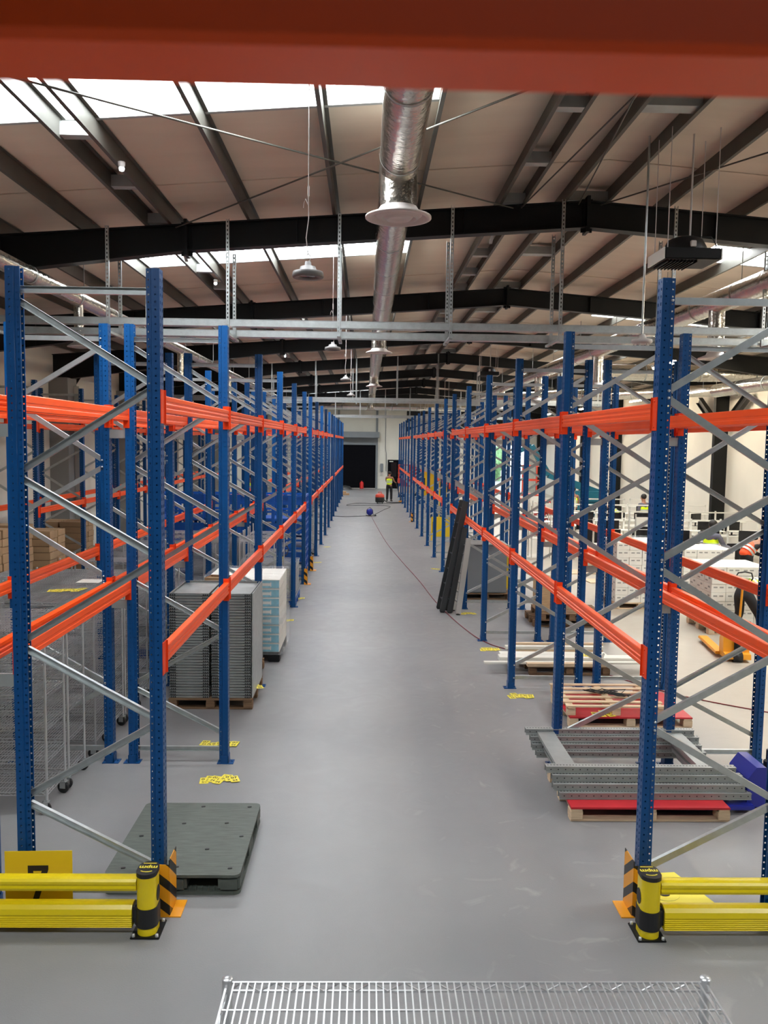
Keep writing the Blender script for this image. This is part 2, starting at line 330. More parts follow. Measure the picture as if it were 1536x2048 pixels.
# portal frames
def zr(x): return 6.475 - 0.076 * abs(x - XAP)             # rafter top
FR = [-1.2, 4.8] + [10.8 + 6 * j for j in range(9)]
def portal():
    m = MB(); hw = 0.085
    xs = [XW0 + 0.05, -8.2, -6.0, -4.0, -2.28, 0.0, XAP, 5.2, 7.8, 9.4, 11.0, 12.1, XW1 - 0.05]
    def zb(x):
        if x < -2.28: return 5.79 - 0.142 * (-2.28 - x)
        if x > 7.8: return 5.79 - 0.142 * (x - 7.8)
        return 6.475 - 0.076 * abs(x - XAP) - 0.33
    for a, b in zip(xs, xs[1:]):
        for y0, y1, f in ((-0.006, 0.006, 'w'), (-hw, hw, 't'), (-hw, hw, 'b')):
            lo = lambda x: {'w': zb(x), 't': zr(x) - 0.016, 'b': zb(x)}[f]
            hi = lambda x: {'w': zr(x), 't': zr(x), 'b': zb(x) + 0.016}[f]
            m.add([(x, y, z(x)) for z in (lo, hi) for y in (y0, y1) for x in (a, b)],
                  [(0, 2, 3, 1), (4, 5, 7, 6), (0, 1, 5, 4), (2, 6, 7, 3), (0, 4, 6, 2), (1, 3, 7, 5)])
    for x in (-2.28, XAP, 7.8):                            # bolted end plates with spiked ears
        m.box(x - 0.02, x + 0.02, -0.11, 0.11, zb(x) - 0.06, zr(x) + 0.05)
        m.box(x - 0.07, x + 0.07, -0.012, 0.012, zb(x) - 0.05, zr(x) + 0.03)
    for x in [-6.5, -4.6, -0.9, 1.2, 4.4, 6.2, 9.2]: m.box(x - 0.006, x + 0.006, -0.08, 0.08, zb(x), zr(x))
    for (xa, xb) in ((XW0 + 0.06, XW0 + 0.42), (XW1 - 0.70, XW1 - 0.12)):
        m.box(xa, xa + 0.02, -0.1, 0.1, 0, zb(xa) + 0.1); m.box(xb - 0.02, xb, -0.1, 0.1, 0, zb(xb) + 0.1); m.box(xa, xb, -0.008, 0.008, 0, zb(xa) + 0.1)
    return m.mesh('portal_frame', M_black)
pf = portal()
st = MB().bar((0, 0, 0), (0, -0.55, -0.28), 0.04, 0.04).mesh('rafter_stay', M_galv_dull)
for y in FR:
    place('portal_frame', pf, None, (0, y, 0), kind='structure')
    for x in (-2.46, 1.66, 5.8): place('rafter_stay', st, None, (x, y + 0.28, zr(x) + 0.1 - 0.07), rot=(0, 0, PI), kind='structure')
kb = MB()
kb.bar((0, 0.2, 4.75), (0, 1.9, 5.75), 0.16, 0.02).bar((0, 0.32, 4.65), (0, 2.02, 5.65), 0.02, 0.2).bar((0, 0.42, 4.58), (0, 2.1, 5.56), 0.16, 0.02)
kbm = kb.mesh('knee_brace', M_black)
for y in FR:
    if y > 12:
        if y > 20: place('knee_brace', kbm, None, (-8.2, y, 0), kind='structure')
        place('knee_brace', kbm, None, (XW1 - 0.45, y, -0.55), kind='structure'); place('knee_brace', kbm, None, (XW1 - 0.45, y, -0.55), PI, kind='structure')
# grey and white boxed columns along the left wall, low white partition walling
for y in (22.8, 28.8, 34.8, 40.8, 46.8):
    MB().bbox(-8.52, -7.9, y - 0.35, y + 0.35, 0, 5.0, 0.01).build('trim_%d' % (10 + int(y)), M_wallgrey, kind='structure')
    MB().bbox(-7.9, -7.75, y + 0.1, y + 0.35, 0, 4.8, 0.01).build('trim_%d' % (60 + int(y)), M_wall, kind='structure')
# wind-bracing rods in the first bay
def rod(name, pts, r, m, label, cat, group=None, n=6):
    o = MB().tube([Vector(p) - Vector(pts[0]) for p in pts], r, n).build(name, m, None, loc=pts[0]); return tag(o, label, cat, group)
for a, b, lb in (((-4.1, 4.9), (1.8, 10.7), 'long diagonal wind brace rod rising left to right under the rooflights'),
                 ((3.3, 4.9), (-2.4, 10.7), 'diagonal wind brace rod crossing the other one left of the duct'),
                 ((2.5, 5.0), (1.9, 10.7), 'thin brace rod left of the ridge running towards the rafter'),
                 ((2.0, 5.0), (2.62, 10.7), 'thin brace rod crossing at the ridge beside the doubled purlins'),
                 ((4.9, 6.5), (2.9, 10.7), 'thin brace rod right of the ridge above the black heater')):
    rod('brace_rod', [(a[0], a[1], zr(a[0]) - 0.05), (b[0], b[1], zr(b[0]) - 0.05)], 0.009, M_purlin, lb, 'brace rod')

# ------------------------------------------------------------------ pallet racking
def holed_strip(mb, p0, p1, hole_r, z0, z1, pitch=0.05, slot=1.0):
    """sheet p0->p1 (xy) rising z0..z1 with one hole per pitch"""
    p0 = Vector((*p0, 0)); p1 = Vector((*p1, 0)); w = (p1 - p0).length; d = (p1 - p0) / w; c = w / 2
    n = int((z1 - z0) / pitch)
    for k in range(n):
        zb = z0 + k * pitch; ztop = zb + pitch; zc = zb + pitch / 2
        outer = [(0, zb), (w, zb), (w, ztop), (0, ztop)]
        hr, hz = hole_r, hole_r * slot
        inner = [(c - hr, zc - hz), (c + hr, zc - hz), (c + hr, zc + hz), (c - hr, zc + hz)]
        vs = [p0 + d * a + Vector((0, 0, z)) for a, z in outer + inner]
        mb.add(vs, [(0, 1, 5, 4), (1, 2, 6, 5), (2, 3, 7, 6), (3, 0, 4, 7)])
HP, DP = 4.573, 1.042
def make_upright_mesh():
    m = MB(); z0, z1 = 0.02, HP - 0.003
    for s in (1, -1):
        holed_strip(m, (0, 0), (0, 0.05 * s), 0.0065, z0, z1, slot=1.6)
        holed_strip(m, (0, 0.05 * s), (0.056, 0.05 * s), 0.0055, z0, z1)
        m.add([(0.056, 0.05 * s, z0), (0.062, 0.036 * s, z0), (0.062, 0.036 * s, z1), (0.056, 0.05 * s, z1)], [(0, 1, 2, 3)])
        holed_strip(m, (0.062, 0.036 * s), (0.094, 0.036 * s), 0.0055, z0, z1)
        m.add([(0.094, 0.036 * s, z0), (0.094, 0.026 * s, z0), (0.094, 0.026 * s, z1), (0.094, 0.036 * s, z1)], [(0, 1, 2, 3)])
    return m.mesh('upright', M_blue)
UPM = make_upright_mesh()
BPM = MB().box(-0.055, 0.115, -0.06, 0.06, 0, 0.008).box(-0.006, 0.0, -0.056, 0.056, 0.008, 0.09).box(-0.006, 0.075, -0.056, -0.051, 0.008, 0.09).box(-0.006, 0.075, 0.051, 0.056, 0.008, 0.09)
for bx, by in ((-0.035, 0.0), (0.103, 0.0)): BPM.lathe([(0, 0.022), (0.009, 0.022), (0.009, 0.008)], (bx, by, 0), 6)
BPM = BPM.mesh('base_plate', M_blue)
NODES = [(1, 4.34, 0, 3.80), (0, 3.75, 1, 3.19), (1, 3.12, 0, 2.61), (0, 2.54, 1, 1.99), (1, 1.92, 0, 1.43), (0, 1.37, 1, 0.86), (1, 0.79, 0, 0.33)]
def brace_mb(x0, z0, x1, z1):      # lipped channel, open to the back
    m = MB(); p0, p1 = Vector((x0, 0, z0)), Vector((x1, 0, z1)); d = (p1 - p0).normalized(); n = Vector((-d.z, 0, d.x))
    if n.z < 0: n = -n
    pr = [(-0.016, -0.024), (0.016, -0.024), (0.016, -0.021), (-0.013, -0.021), (-0.013, 0.021), (0.016, 0.021), (0.016, 0.024), (-0.016, 0.024)]
    vs = [p + Vector((0, a, 0)) + n * b for p in (p0, p1) for a, b in pr]; k = len(pr)
    return m.add(vs, [(i, (i + 1) % k, k + (i + 1) % k, k + i) for i in range(k)] + [tuple(range(k))[::-1], tuple(range(k, 2 * k))])
def make_frame():
    t = thing('upright_frame', 'x', 'rack frame', group='blue upright frames of the pallet racking')
    for x, r in ((0, 0), (DP, PI)):
        up_ = place('upright', UPM, t, (x, 0, 0), r); place('base_plate', BPM, up_)
    for z in (4.42, 0.15): brace_mb(0.074, z, DP - 0.074, z).build('horizontal_brace', M_galv, t)
    bl = MB()
    for a, za, b, zb_ in NODES:
        xa = 0.078 if a == 0 else DP - 0.078; xb = 0.078 if b == 0 else DP - 0.078
        brace_mb(xa, za, xb, zb_).build('diagonal_brace', M_galv, t)
        for x, z in ((xa, za), (xb, zb_)): bl.lathe([(0, -0.048), (0.009, -0.046), (0.011, -0.036)], (x, 0, z), 6, axis='Y')
    for z in (4.42, 0.15):
        for x in (0.078, DP - 0.078): bl.lathe([(0, -0.048), (0.009, -0.046), (0.011, -0.036)], (x, 0, z), 6, axis='Y')
    bl.build('brace_bolts', M_chrome, t, kind='stuff')
    return freeze(t)
YK = [5.878]
for k in range(1, 18): YK.append(YK[-1] + (2.15 if k in (6, 12) else 2.8))
ROWS = {  # name: (x of slotted aisle face, rotation, list of k, description)
    'LA': (-1.42, PI, range(18), 'left rack beside the aisle'), 'LB': (-3.667, 0, range(18), 'left rear rack'),
    'RA': (2.028, 0, range(18), 'right rack beside the aisle'), 'RB': (4.278, PI, range(18), 'right rear rack')}
frame0 = None
def add_frame(x, y, r, lb):
    global frame0
    if frame0 is None:
        frame0 = make_frame(); frame0.location = (x, y, 0); frame0.rotation_euler = (0, 0, r); frame0['label'] = lb
    else: dup(frame0, (x, y, 0), r, lb)
for rn, (x, r, ks, ds) in ROWS.items():
    for k in ks: add_frame(x, YK[k], r, 'blue upright frame of the %s, %s from the front' % (ds, ORD[k]))
YW_ = [17.2 + 2.8 * k for k in range(9)]
for k, y in enumerate(YW_): add_frame(-7.72, y, 0, 'blue upright frame by the left wall, %s from the front' % ORD[k])

def beam_mesh(L):   # box beam with rolled grooves; local x- side outward, spans y 0..L
    pr = [(-0.014, 0.004), (-0.010, 0.0), (0.036, 0.0), (0.040, 0.004), (0.040, 0.034), (0.036, 0.040), (0.036, 0.058), (0.040, 0.064), (0.040, 0.112), (0.036, 0.118),
          (-0.010, 0.118), (-0.014, 0.112), (-0.014, 0.086), (-0.008, 0.080), (-0.008, 0.068), (-0.014, 0.062), (-0.014, 0.052), (-0.008, 0.046), (-0.008, 0.034), (-0.014, 0.028)]
    return MB().ext([(a, b) for a, b in pr], 0.052, L - 0.052, 'Y').mesh('beam', M_orange)
BEAMS = {}
CONN = MB().box(-0.006, -0.001, -0.048, 0.052, -0.075, 0.158).box(-0.016, 0.046, 0.0505, 0.0545, -0.075, 0.158)
for z in (-0.05, 0.13): CONN.lathe([(0, -0.012), (0.008, -0.011), (0.009, -0.006)], (0, 0, z), 6, axis='X')
CONN = CONN.mesh('beam_connector', M_orange_d)
CONN2 = MB().box(-0.006, -0.001, -0.052, 0.048, -0.075, 0.158).box(-0.016, 0.046, -0.0545, -0.0505, -0.075, 0.158).mesh('beam_connector', M_orange_d)
def add_beam(x, out, y0, y1, z, lb, grp, conn=True):
    """x = post face, out = -1 if the outside is towards -x, +1 if towards +x"""
    L = round(y1 - y0, 3)
    if L not in BEAMS: BEAMS[L] = beam_mesh(L)
    r = 0 if out < 0 else PI
    o = place('rack_beam', BEAMS[L], None, (x, y0 if out < 0 else y1, z), r, lb, 'rack beam', grp)
    if conn:
        place('beam_connector', CONN, o, (0, 0, 0)); place('beam_connector', CONN2, o, (0, L, 0))
ZU, ZLo = 3.597, 1.822
GAPS = (5, 11)
for rn, (x, r, ks, ds) in ROWS.items():
    s = -1 if r == 0 else 1
    faces = [(x, s, 'outer' if rn in ('LB', 'RB') else 'aisle'), (x - s * DP, -s, 'inner')]
    for k in range(17):
        if k in GAPS: continue
        for fx, so, fn in faces:
            if rn in ('LB', 'RB') and k > 10 and fn == 'inner': continue
            for z, zn in ((ZU, 'upper'), (ZLo, 'lower')):
                add_beam(fx, so, YK[k], YK[k + 1], z, '%s orange beam, %s face of the %s, %s bay' % (zn, fn, ds, ORD[k]),
                         'orange beams of the pallet racking', conn=k < 9)
for k in range(8):
    for fx, so, fn in ((-7.72, -1, 'wall'), (-6.678, 1, 'room')):
        for z, zn in ((ZU, 'upper'), (ZLo + 0.03, 'lower')):
            add_beam(fx, so, YW_[k], YW_[k + 1], z, '%s orange beam on the %s side of the wall rack, %s bay' % (zn, fn, ORD[k]), 'orange beams of the wall rack', conn=k < 4)
# row spacers between back-to-back frames
spm = MB().box(0, 0.165, -0.004, 0.004, -0.045, 0.045).box(0, 0.165, -0.004, 0.03, -0.045, -0.041).box(0, 0.165, -0.004, 0.03, 0.041, 0.045).mesh('row_spacer', M_galv_dull)
for x, sd in ((-2.628, 'left'), (3.066, 'right')):
    for k in range(14):
        for z, zn in ((3.46, 'high'), (1.70, 'low')):
            place('row_spacer', spm, None, (x, YK[k] - 0.03, z), 0, '%s grey row spacer joining the back to back %s frames, %s from the front' % (zn, sd, ORD[k]), 'row spacer', 'grey row spacers')
# the beam right in front of the lens
nb = beam_mesh(2.8)
o = place('rack_beam', nb, None, (1.5, 0.423, 3.600), rot=(0, 0, PI / 2), label='out of focus orange beam across the top, right in front of the viewer', cat='rack beam')

# ------------------------------------------------------------------ services under the roof
def duct(name, p0, p1, r, label, n=28, seams=1.5, m=None):
    p0 = Vector(p0); p1 = Vector(p1); L = (p1 - p0).length; t = thing(name, label, 'duct', tuple(p0))
    k = max(2, int(L / 0.5)); d = (p1 - p0)
    MB().tube([d * i / k for i in range(k + 1)], r, n).build('duct_pipe', m or M_foil, t)
    ns = int(L / seams)
    q = MB(); dn = d.normalized()
    for i in range(1, ns): q.tube([d * i / ns - dn * 0.015, d * i / ns + dn * 0.015], r + 0.008, n, caps=False)
    if ns > 1: q.build('duct_clamps', M_galv_dull, t)
    hgr = max(1, int(L / 3.0))
    for i in range(hgr + 1):
        c = d * (i / hgr) if hgr else d; top = zl(p0.x + c.x) - (p0.z + c.z)
        MB().tube([c + Vector((0, 0, r)), c + Vector((0, 0, top))], 0.006, 5).build('duct_hanger', M_galv_dull, t)
    return t
def diffuser(t, x, y, z_top, z_bot, rn, rd):      # neck and round cone diffuser, local to t
    o = MB().tube([(x, y, z_top), (x, y, z_bot + 0.06)], rn, 24).build('duct_neck', M_foil, t)
    m = MB()
    m.lathe([(rn, z_bot + 0.10), (rn * 1.15, z_bot + 0.06), (rd, z_bot + 0.015), (rd, z_bot), (rd * 0.86, z_bot - 0.005), (rd * 0.80, z_bot + 0.035), (rd * 0.70, z_bot + 0.035)], (x, y, 0), 40)
    m.lathe([(rd * 0.72, z_bot + 0.03), (rd * 0.56, z_bot - 0.012), (rd * 0.50, z_bot + 0.03)], (x, y, 0), 40)
    m.lathe([(rd * 0.50, z_bot + 0.03), (rd * 0.36, z_bot - 0.016), (rd * 0.2, z_bot + 0.0), (0.001, z_bot + 0.0)], (x, y, 0), 40)
    m.build('diffuser', M_whitep, t)
MX, MZ = 0.27, 5.93
md = duct('spiral_duct', (MX, 3.0, MZ), (MX, 54.5, MZ), 0.18, 'long silver foil duct running down the middle of the aisle ceiling')
for y, n_ in ((7.9, 'a'), (19.6, 'b'), (31.4, 'c'), (42.5, 'd'), (54.0, 'e')): diffuser(md, 0, y - 3.0, -0.05, 5.47 - MZ, 0.17, 0.305)
ld = duct('spiral_duct', (-3.78, 2.0, 5.22), (-3.78, 46, 5.22), 0.095, 'silver foil duct running above the left racks')
for y in (11.2, 17.2, 23.2, 29.5, 35.5): diffuser(ld, 0, y - 2.0, -0.05, 4.60 - 5.22, 0.062, 0.15)
rd_ = duct('spiral_duct', (5.3, 3.0, 5.60), (5.3, 45, 5.60), 0.17, 'silver foil duct running above the packing side, right of the heaters')
for y in (12.8, 19.4, 26, 33): diffuser(rd_, 0, y - 3.0, -0.05, 4.75 - 5.60, 0.12, 0.25)
duct('spiral_duct', (-3.2, 54.9, 5.72), (6.5, 54.9, 5.72), 0.25, 'thick silver duct crossing the far end in front of the far wall')
duct('spiral_duct', (6.2, 23.5, 5.45), (12.4, 23.5, 5.45), 0.22, 'thick wrapped duct crossing right above the packing desks')
duct('spiral_duct', (4.7, 31.5, 5.1), (12.2, 27.5, 5.3), 0.20, 'silver duct slanting behind the right racks')
duct('spiral_duct', (9.6, 14.0, 4.95), (9.6, 23.0, 4.95), 0.18, 'wrapped duct ending in a bend near the right wall')
# perforated cable trays and their hangers
def holed_bar(mb, L, w, pitch, hr, axis='X', flip=False, z=0.0, y=0.0, off=0.0):
    n = int(L / pitch)
    for k in range(n):
        a0 = off + k * pitch; a1 = a0 + pitch; ac = (a0 + a1) / 2; hz = hr * 0.55
        out = [(a0, 0), (a1, 0), (a1, w), (a0, w)]; inn = [(ac - hr, w / 2 - hz), (ac + hr, w / 2 - hz), (ac + hr, w / 2 + hz), (ac - hr, w / 2 + hz)]
        def P(a, b):
            return {'XZ': (a, y, z + b), 'XY': (a, y + b, z), 'ZX': (y + b, z, a)}[axis]
        mb.add([P(a, b) for a, b in out + inn], [(0, 1, 5, 4), (1, 2, 6, 5), (2, 3, 7, 6), (3, 0, 4, 7)])
def tray_mesh(L, w=0.15):
    m = MB(); holed_bar(m, L, 0.085, 0.05, 0.012, 'XZ', y=0, z=0); holed_bar(m, L, 0.085, 0.05, 0.012, 'XZ', y=w, z=0)
    holed_bar(m, L, w, 0.05, 0.014, 'XY', y=0, z=0)
    m.box(0, L, -0.008, 0, 0.081, 0.085); m.box(0, L, w, w + 0.008, 0.081, 0.085)
    return m.mesh('cable_tray', M_galv)
TM = tray_mesh(16.4)
for Y0_, pos in ((10.55, 'nearest'), (28.5, 'middle'), (46.5, 'farthest')):
    for dy, z, w_ in ((0, 4.82, 'front'), (0.55, 4.76, 'rear')):
        place('cable_tray', TM, None, (-8.0, Y0_ + dy, z), 0, '%s perforated cable tray of the %s pair crossing above the racks' % (w_, pos), 'cable tray', 'galvanised cable trays')
def hanger_mesh(top):
    m = MB()
    H = top - 4.70
    for y in (-0.02, 0.50):
        hh = H if y < 0 else H - 0.30
        holed_bar(m, hh, 0.041, 0.05, 0.012, 'ZX', z=y, y=-0.0205); m.box(-0.0205, -0.0185, y, y + 0.03, 0, hh); m.box(0.0185, 0.0205, y, y + 0.03, 0, hh)
    m.box(-0.02, 0.02, -0.06, 0.76, 0.01, 0.04)
    return m
for Y0_, pos in ((10.55, 'nearest'), (28.5, 'middle'), (46.5, 'farthest')):
    for i, x in enumerate((-6.0, -4.6, -3.2, -1.73, -0.36, 1.03, 2.40, 3.8, 5.2, 6.6, 8.0)):
        o = hanger_mesh(zr(x) - 0.02 + 0.0).build('tray_hanger', M_galv, None, loc=(x, Y0_, 4.70))
        tag(o, 'perforated channel hanger of the %s cable trays, %s from the left' % (pos, ORD[i]), 'hanger', 'cable tray hangers')
# high-bay lamps (off)
def highbay():
    t = thing('high_bay_lamp', 'x', 'lamp', group='round high bay lamps hung on hooks')
    MB().lathe([(0.001, 0.115), (0.03, 0.115), (0.035, 0.085), (0.075, 0.075), (0.085, 0.05), (0.15, 0.035), (0.158, 0.0), (0.15, -0.012), (0.09, -0.006), (0.088, 0.01), (0.001, 0.01)], n=32).build('lamp_housing', M_lampg, t)
    MB().lathe([(0.088, 0.006), (0.07, -0.002), (0.001, -0.002)], n=32).build('lamp_lens', M_glass, t)
    MB().tube([(0.0, 0, 0.11), (0.02, 0, 0.13), (0.022, 0, 0.16), (0, 0, 0.18), (-0.012, 0, 0.165)], 0.005, 6).build('lamp_hook', M_whitep, t)
    MB().tube([(0, 0, 0.17), (-0.02, 0, 0.3), (0.004, 0, 0.45), (0, 0, 0.6), (0, 0, 1.56)], 0.0045, 5).tube([(0.0, 0, 0.55), (-0.03, 0, 0.6), (-0.045, 0, 0.57), (-0.05, 0, 0.53)], 0.003, 5).tube([(0, 0, 0.62), (0, 0, 0.70)], 0.009, 6).build('suspension_wire', M_whitep, t)
    return freeze(t)
hb0 = highbay(); hb0.scale = (0.8, 0.8, 1.0); hb0.location = (-0.48, 6.8, 4.72); hb0['label'] = 'grey high bay lamp hanging nearest, left of the foil duct'
for (x, y, z, lb) in ((-0.54, 13.2, 4.84, 'second high bay lamp, smaller, hanging just under the cable trays'), (-0.5, 19.8, 4.85, 'third high bay lamp, far down the aisle left of the duct'), (-0.5, 26.4, 4.85, 'fourth high bay lamp, tiny, far down the aisle left of the duct')):
    dup(hb0, (x, y, z), 0, lb)
# small lit emergency lamps
el = thing('emergency_lamp', 'lit emergency lamp nearest the viewer under the left purlins', 'lamp', (-2.40, 8.4, 6.02), group='small lit emergency lamps')
MB().lathe([(0.001, 0.06), (0.035, 0.06), (0.035, 0.03), (0.02, 0.0)], n=16).build('lamp_housing', M_whitep, el)
MB().lathe([(0.001, -0.03), (0.022, -0.022), (0.028, 0.0), (0.02, 0.02)], n=16).build('lamp_bulb', M_bulb, el)
freeze(el)
for i, y in enumerate((14.3, 26.3, 32.3, 38.3)): dup(el, (-2.55, y, 6.02), 0, 'lit emergency lamp under the left purlins, %s from the viewer' % ORD[i + 1])
# black ceiling heaters
def heater():
    t = thing('ceiling_heater', 'x', 'heater', group='black ceiling heater units')
    MB().bbox(-0.35, 0.35, -0.28, 0.28, 0.0, 0.13, 0.012).build('heater_casing', M_blackpl, t)
    MB().box(-0.365, -0.351, -0.28, 0.28, 0.0, 0.13).box(0.351, 0.365, -0.28, 0.28, 0.0, 0.13).build('side_panel', M_whitem, t)
    MB().lathe([(0.001, 0.30), (0.13, 0.30), (0.21, 0.27), (0.26, 0.18), (0.27, 0.13)], n=28).build('heater_dome', M_blackpl, t)
    MB().bbox(-0.035, 0.035, -0.285, -0.25, 0.14, 0.21, 0.006).build('control_box', M_whitep, t)
    g = MB()
    for k in range(9): g.box(-0.30 + k * 0.045, -0.29 + k * 0.045, -0.24, 0.24, -0.03, 0.01)
    g.build('louvre', M_blackpl, t)
    w = MB()
    for x, y in ((-0.3, -0.22), (0.3, -0.22), (-0.3, 0.22), (0.3, 0.22), (0.06, 0)): w.tube([(x, y, 0.13), (x, y, 1.50)], 0.006 if x != 0.06 else 0.013, 6)
    w.build('suspension_rod', M_whitep, t)
    MB().tube([(0.12, -0.1, 0.29), (0.24, -0.22, 0.27), (0.29, -0.27, 0.15)], 0.006, 6).build('heater_cable', M_cableb, t)
    return freeze(t)
h0 = heater(); h0.scale = (0.80, 0.85, 0.85); h0.location = (3.20, 8.6, 5.26); h0['label'] = 'black square ceiling heater nearest, above the front right upright'
for (x, y, z, lb) in ((3.60, 25, 5.42, 'second black ceiling heater, far down the right racks'), (3.7, 40.5, 5.3, 'third black ceiling heater, near the far wall'), (3.7, 54, 5.1, 'fourth, tiny black ceiling heater at the far wall')):
    dup(h0, (x, y, z), 0, lb)
# hanging power points
pp = thing('hanging_power_point', 'white round power point with four plugs on a rod, left of the front right upright', 'power point', (2.93, 9.0, 4.50))
MB().lathe([(0.001, 0.10), (0.03, 0.10), (0.05, 0.06), (0.105, 0.045), (0.11, 0.02), (0.09, 0.0), (0.001, 0.0)], n=24).build('socket_hub', M_whitep, pp)
for x, y in ((-0.07, 0), (-0.035, -0.05), (0.04, -0.05), (0.07, 0.0)): MB().tube([(x, y, 0.0), (x, y, -0.065)], 0.012, 8).build('plug', M_whitem, pp)
MB().tube([(0, 0, 0.1), (0, 0, 2.15)], 0.012, 8).build('suspension_rod', M_galv, pp)
freeze(pp); dup(pp, (-0.55, 33.0, 5.0), 0, 'small white power point hanging left of the far duct')
# fluorescent strips over the packing side
fs0 = thing('strip_light', 'x', 'lamp', group='fluorescent strips over the packing side')
MB().bbox(-0.06, 0.06, -0.75, 0.75, 0.03, 0.09, 0.01).build('lamp_housing', M_whitep, fs0); MB().tube([(0, -0.72, 0.01), (0, 0.72, 0.01)], 0.022, 10).build('lamp_tube', M_strip, fs0)
MB().tube([(0, -0.6, 0.09), (0, -0.6, 0.85)], 0.005, 5).tube([(0, 0.6, 0.09), (0, 0.6, 0.85)], 0.005, 5).build('suspension_rod', M_galv, fs0); freeze(fs0)
k = 0
for x in (7.4, 10.6):
    for y in (9, 15, 21, 27, 33, 41, 49):
        lb = 'lit fluorescent strip in the %s line over the packing side, %s from the viewer' % ('left' if x < 9 else 'right', ORD[[9, 15, 21, 27, 33, 41, 49].index(y)])
        if k == 0: fs0.location = (x, y, 5.40); fs0['label'] = lb
        else: dup(fs0, (x, y, 5.40 if x < 9 else 5.16), 0, lb)
        k += 1

# ------------------------------------------------------------------ barriers, guards, signs at the aisle mouth
def text_mesh(body, size, ext=0.0):
    cu = bpy.data.curves.new('t', 'FONT'); cu.body = body; cu.size = size; cu.align_x = 'CENTER'; cu.align_y = 'CENTER'; cu.extrude = ext; cu.offset = size * 0.028
    ob = bpy.data.objects.new('t', cu); C.objects.link(ob); dg = bpy.context.evaluated_depsgraph_get(); me = bpy.data.meshes.new_from_object(ob.evaluated_get(dg))
    bpy.data.objects.remove(ob); bpy.data.curves.remove(cu); return me
def stadium(w, h, n=8):     # rounded outline
    r = min(w, h) / 2; pts = []
    for k in range(4 * n):
        a = 2 * PI * (k + 0.5) / (4 * n); x, y = r * math.cos(a), r * math.sin(a)
        pts.append((x + (w / 2 - r) * (1 if x > 0 else -1), y + (h / 2 - r) * (1 if y > 0 else -1)))
    return pts
def bumper_post(sx, x, y, label):
    t = thing('barrier_post', label, 'barrier', (x, y, 0))
    MB().bbox(-0.10, 0.10, -0.12, 0.13, 0, 0.012, 0.004).build('base_plate', M_black, t)
    for bx in (-0.08, 0.08):
        for by in (-0.10, 0.105): MB().lathe([(0.001, 0.035), (0.011, 0.033), (0.012, 0.012)], (bx, by, 0), 8).build('anchor_bolt', M_chrome, t)
    MB().ext(stadium(0.135, 0.20), 0.012, 0.46, 'Z').build('post_tube', M_yellow, t)
    MB().ext(stadium(0.148, 0.215), 0.07, 0.215, 'Z').bbox(-0.10 if sx < 0 else 0.0, 0.0 if sx < 0 else 0.10, -0.06, 0.085, 0.065, 0.225, 0.02).build('rubber_sleeve', M_rubber, t)
    cp = MB().ext(stadium(0.142, 0.208), 0.455, 0.487, 'Z'); cp.build('post_cap', M_rubber, t)
    tm = text_mesh('mpm', 0.062, 0.001); tm.materials.append(M_labely)
    o = place('cap_lettering', tm, t, (0, 0.01, 0.4885), PI, label='yellow lettering mpm')
    MB().tube([(-0.038, -0.045, 0.488), (-0.02, -0.055, 0.488), (0.0, -0.058, 0.488), (0.02, -0.055, 0.488), (0.038, -0.045, 0.488)], 0.004, 5).box(-0.045, 0.045, 0.065, 0.072, 0.487, 0.490).build('cap_marks', M_labely, t)
    MB().ext([(0.0 + 0.045 * math.cos(a), 0.30 + 0.06 * math.sin(a)) for a in [2 * PI * k / 16 for k in range(16)]], 0.0, 0.003, 'X').build('reflector', M_rubber, t, loc=(-sx * 0.068 - (0.003 if sx > 0 else 0), 0.0, 0.0))
    t.scale = (1.0, 0.92, 0.93)
    return t
def rail(sx, x0, y, label1, label2):
    L = 3.2
    up = MB().ext([(-0.045, -0.055), (-0.052, -0.03), (-0.046, -0.006), (-0.052, 0.012), (-0.052, 0.036), (-0.04, 0.056), (-0.015, 0.064), (0.02, 0.064), (0.045, 0.05), (0.05, 0.02), (0.045, -0.055)], 0, L * sx, 'X')
    up.v = [(a, b, c * 0.74) for a, b, c in up.v]
    o = up.build('barrier_rail', M_yellow, None, loc=(x0, y, 0.352)); tag(o, label1, 'barrier rail')
    pr = [(-0.055, -0.075)]
    for k in range(6): pr += [(-0.062, -0.070 + k * 0.014), (-0.057, -0.066 + k * 0.014)]
    pr += [(-0.063, 0.02), (-0.055, 0.055), (-0.035, 0.078), (0.0, 0.086), (0.035, 0.08), (0.055, 0.06), (0.06, -0.075)]
    o = MB().ext(pr, 0, L * sx, 'X').build('barrier_rail', M_yellow, None, loc=(x0 + 0.03 * sx, y, 0.128)); tag(o, label2, 'barrier rail')
bumper_post(-1, -1.475, 5.60, 'yellow and black barrier post at the foot of the left rack')
rail(-1, -1.545, 5.60, 'upper yellow barrier rail in front of the left rack', 'lower ribbed yellow barrier rail in front of the left rack')
bumper_post(1, 2.015, 5.57, 'yellow and black barrier post at the foot of the right rack')
rail(1, 2.085, 5.57, 'upper yellow barrier rail in front of the right rack', 'lower ribbed yellow barrier rail in front of the right rack')
def guard(x, y, side, label, h=0.42):
    t = thing('column_guard', label, 'column guard', (x, y, 0), group='hazard striped upright guards')
    MB().box(0, 0.006, -0.09, 0.09, 0, h).box(0, -0.10 * -side if side < 0 else 0.10, -0.096, -0.09, 0, h).build('guard_plate', M_hazard, t)
    m = MB(); x0, x1 = sorted((0, -side * 0.10)); m.box(x0, x1, -0.10, 0.10, 0, 0.008); m.build('foot_plate', M_gold, t)
    return t
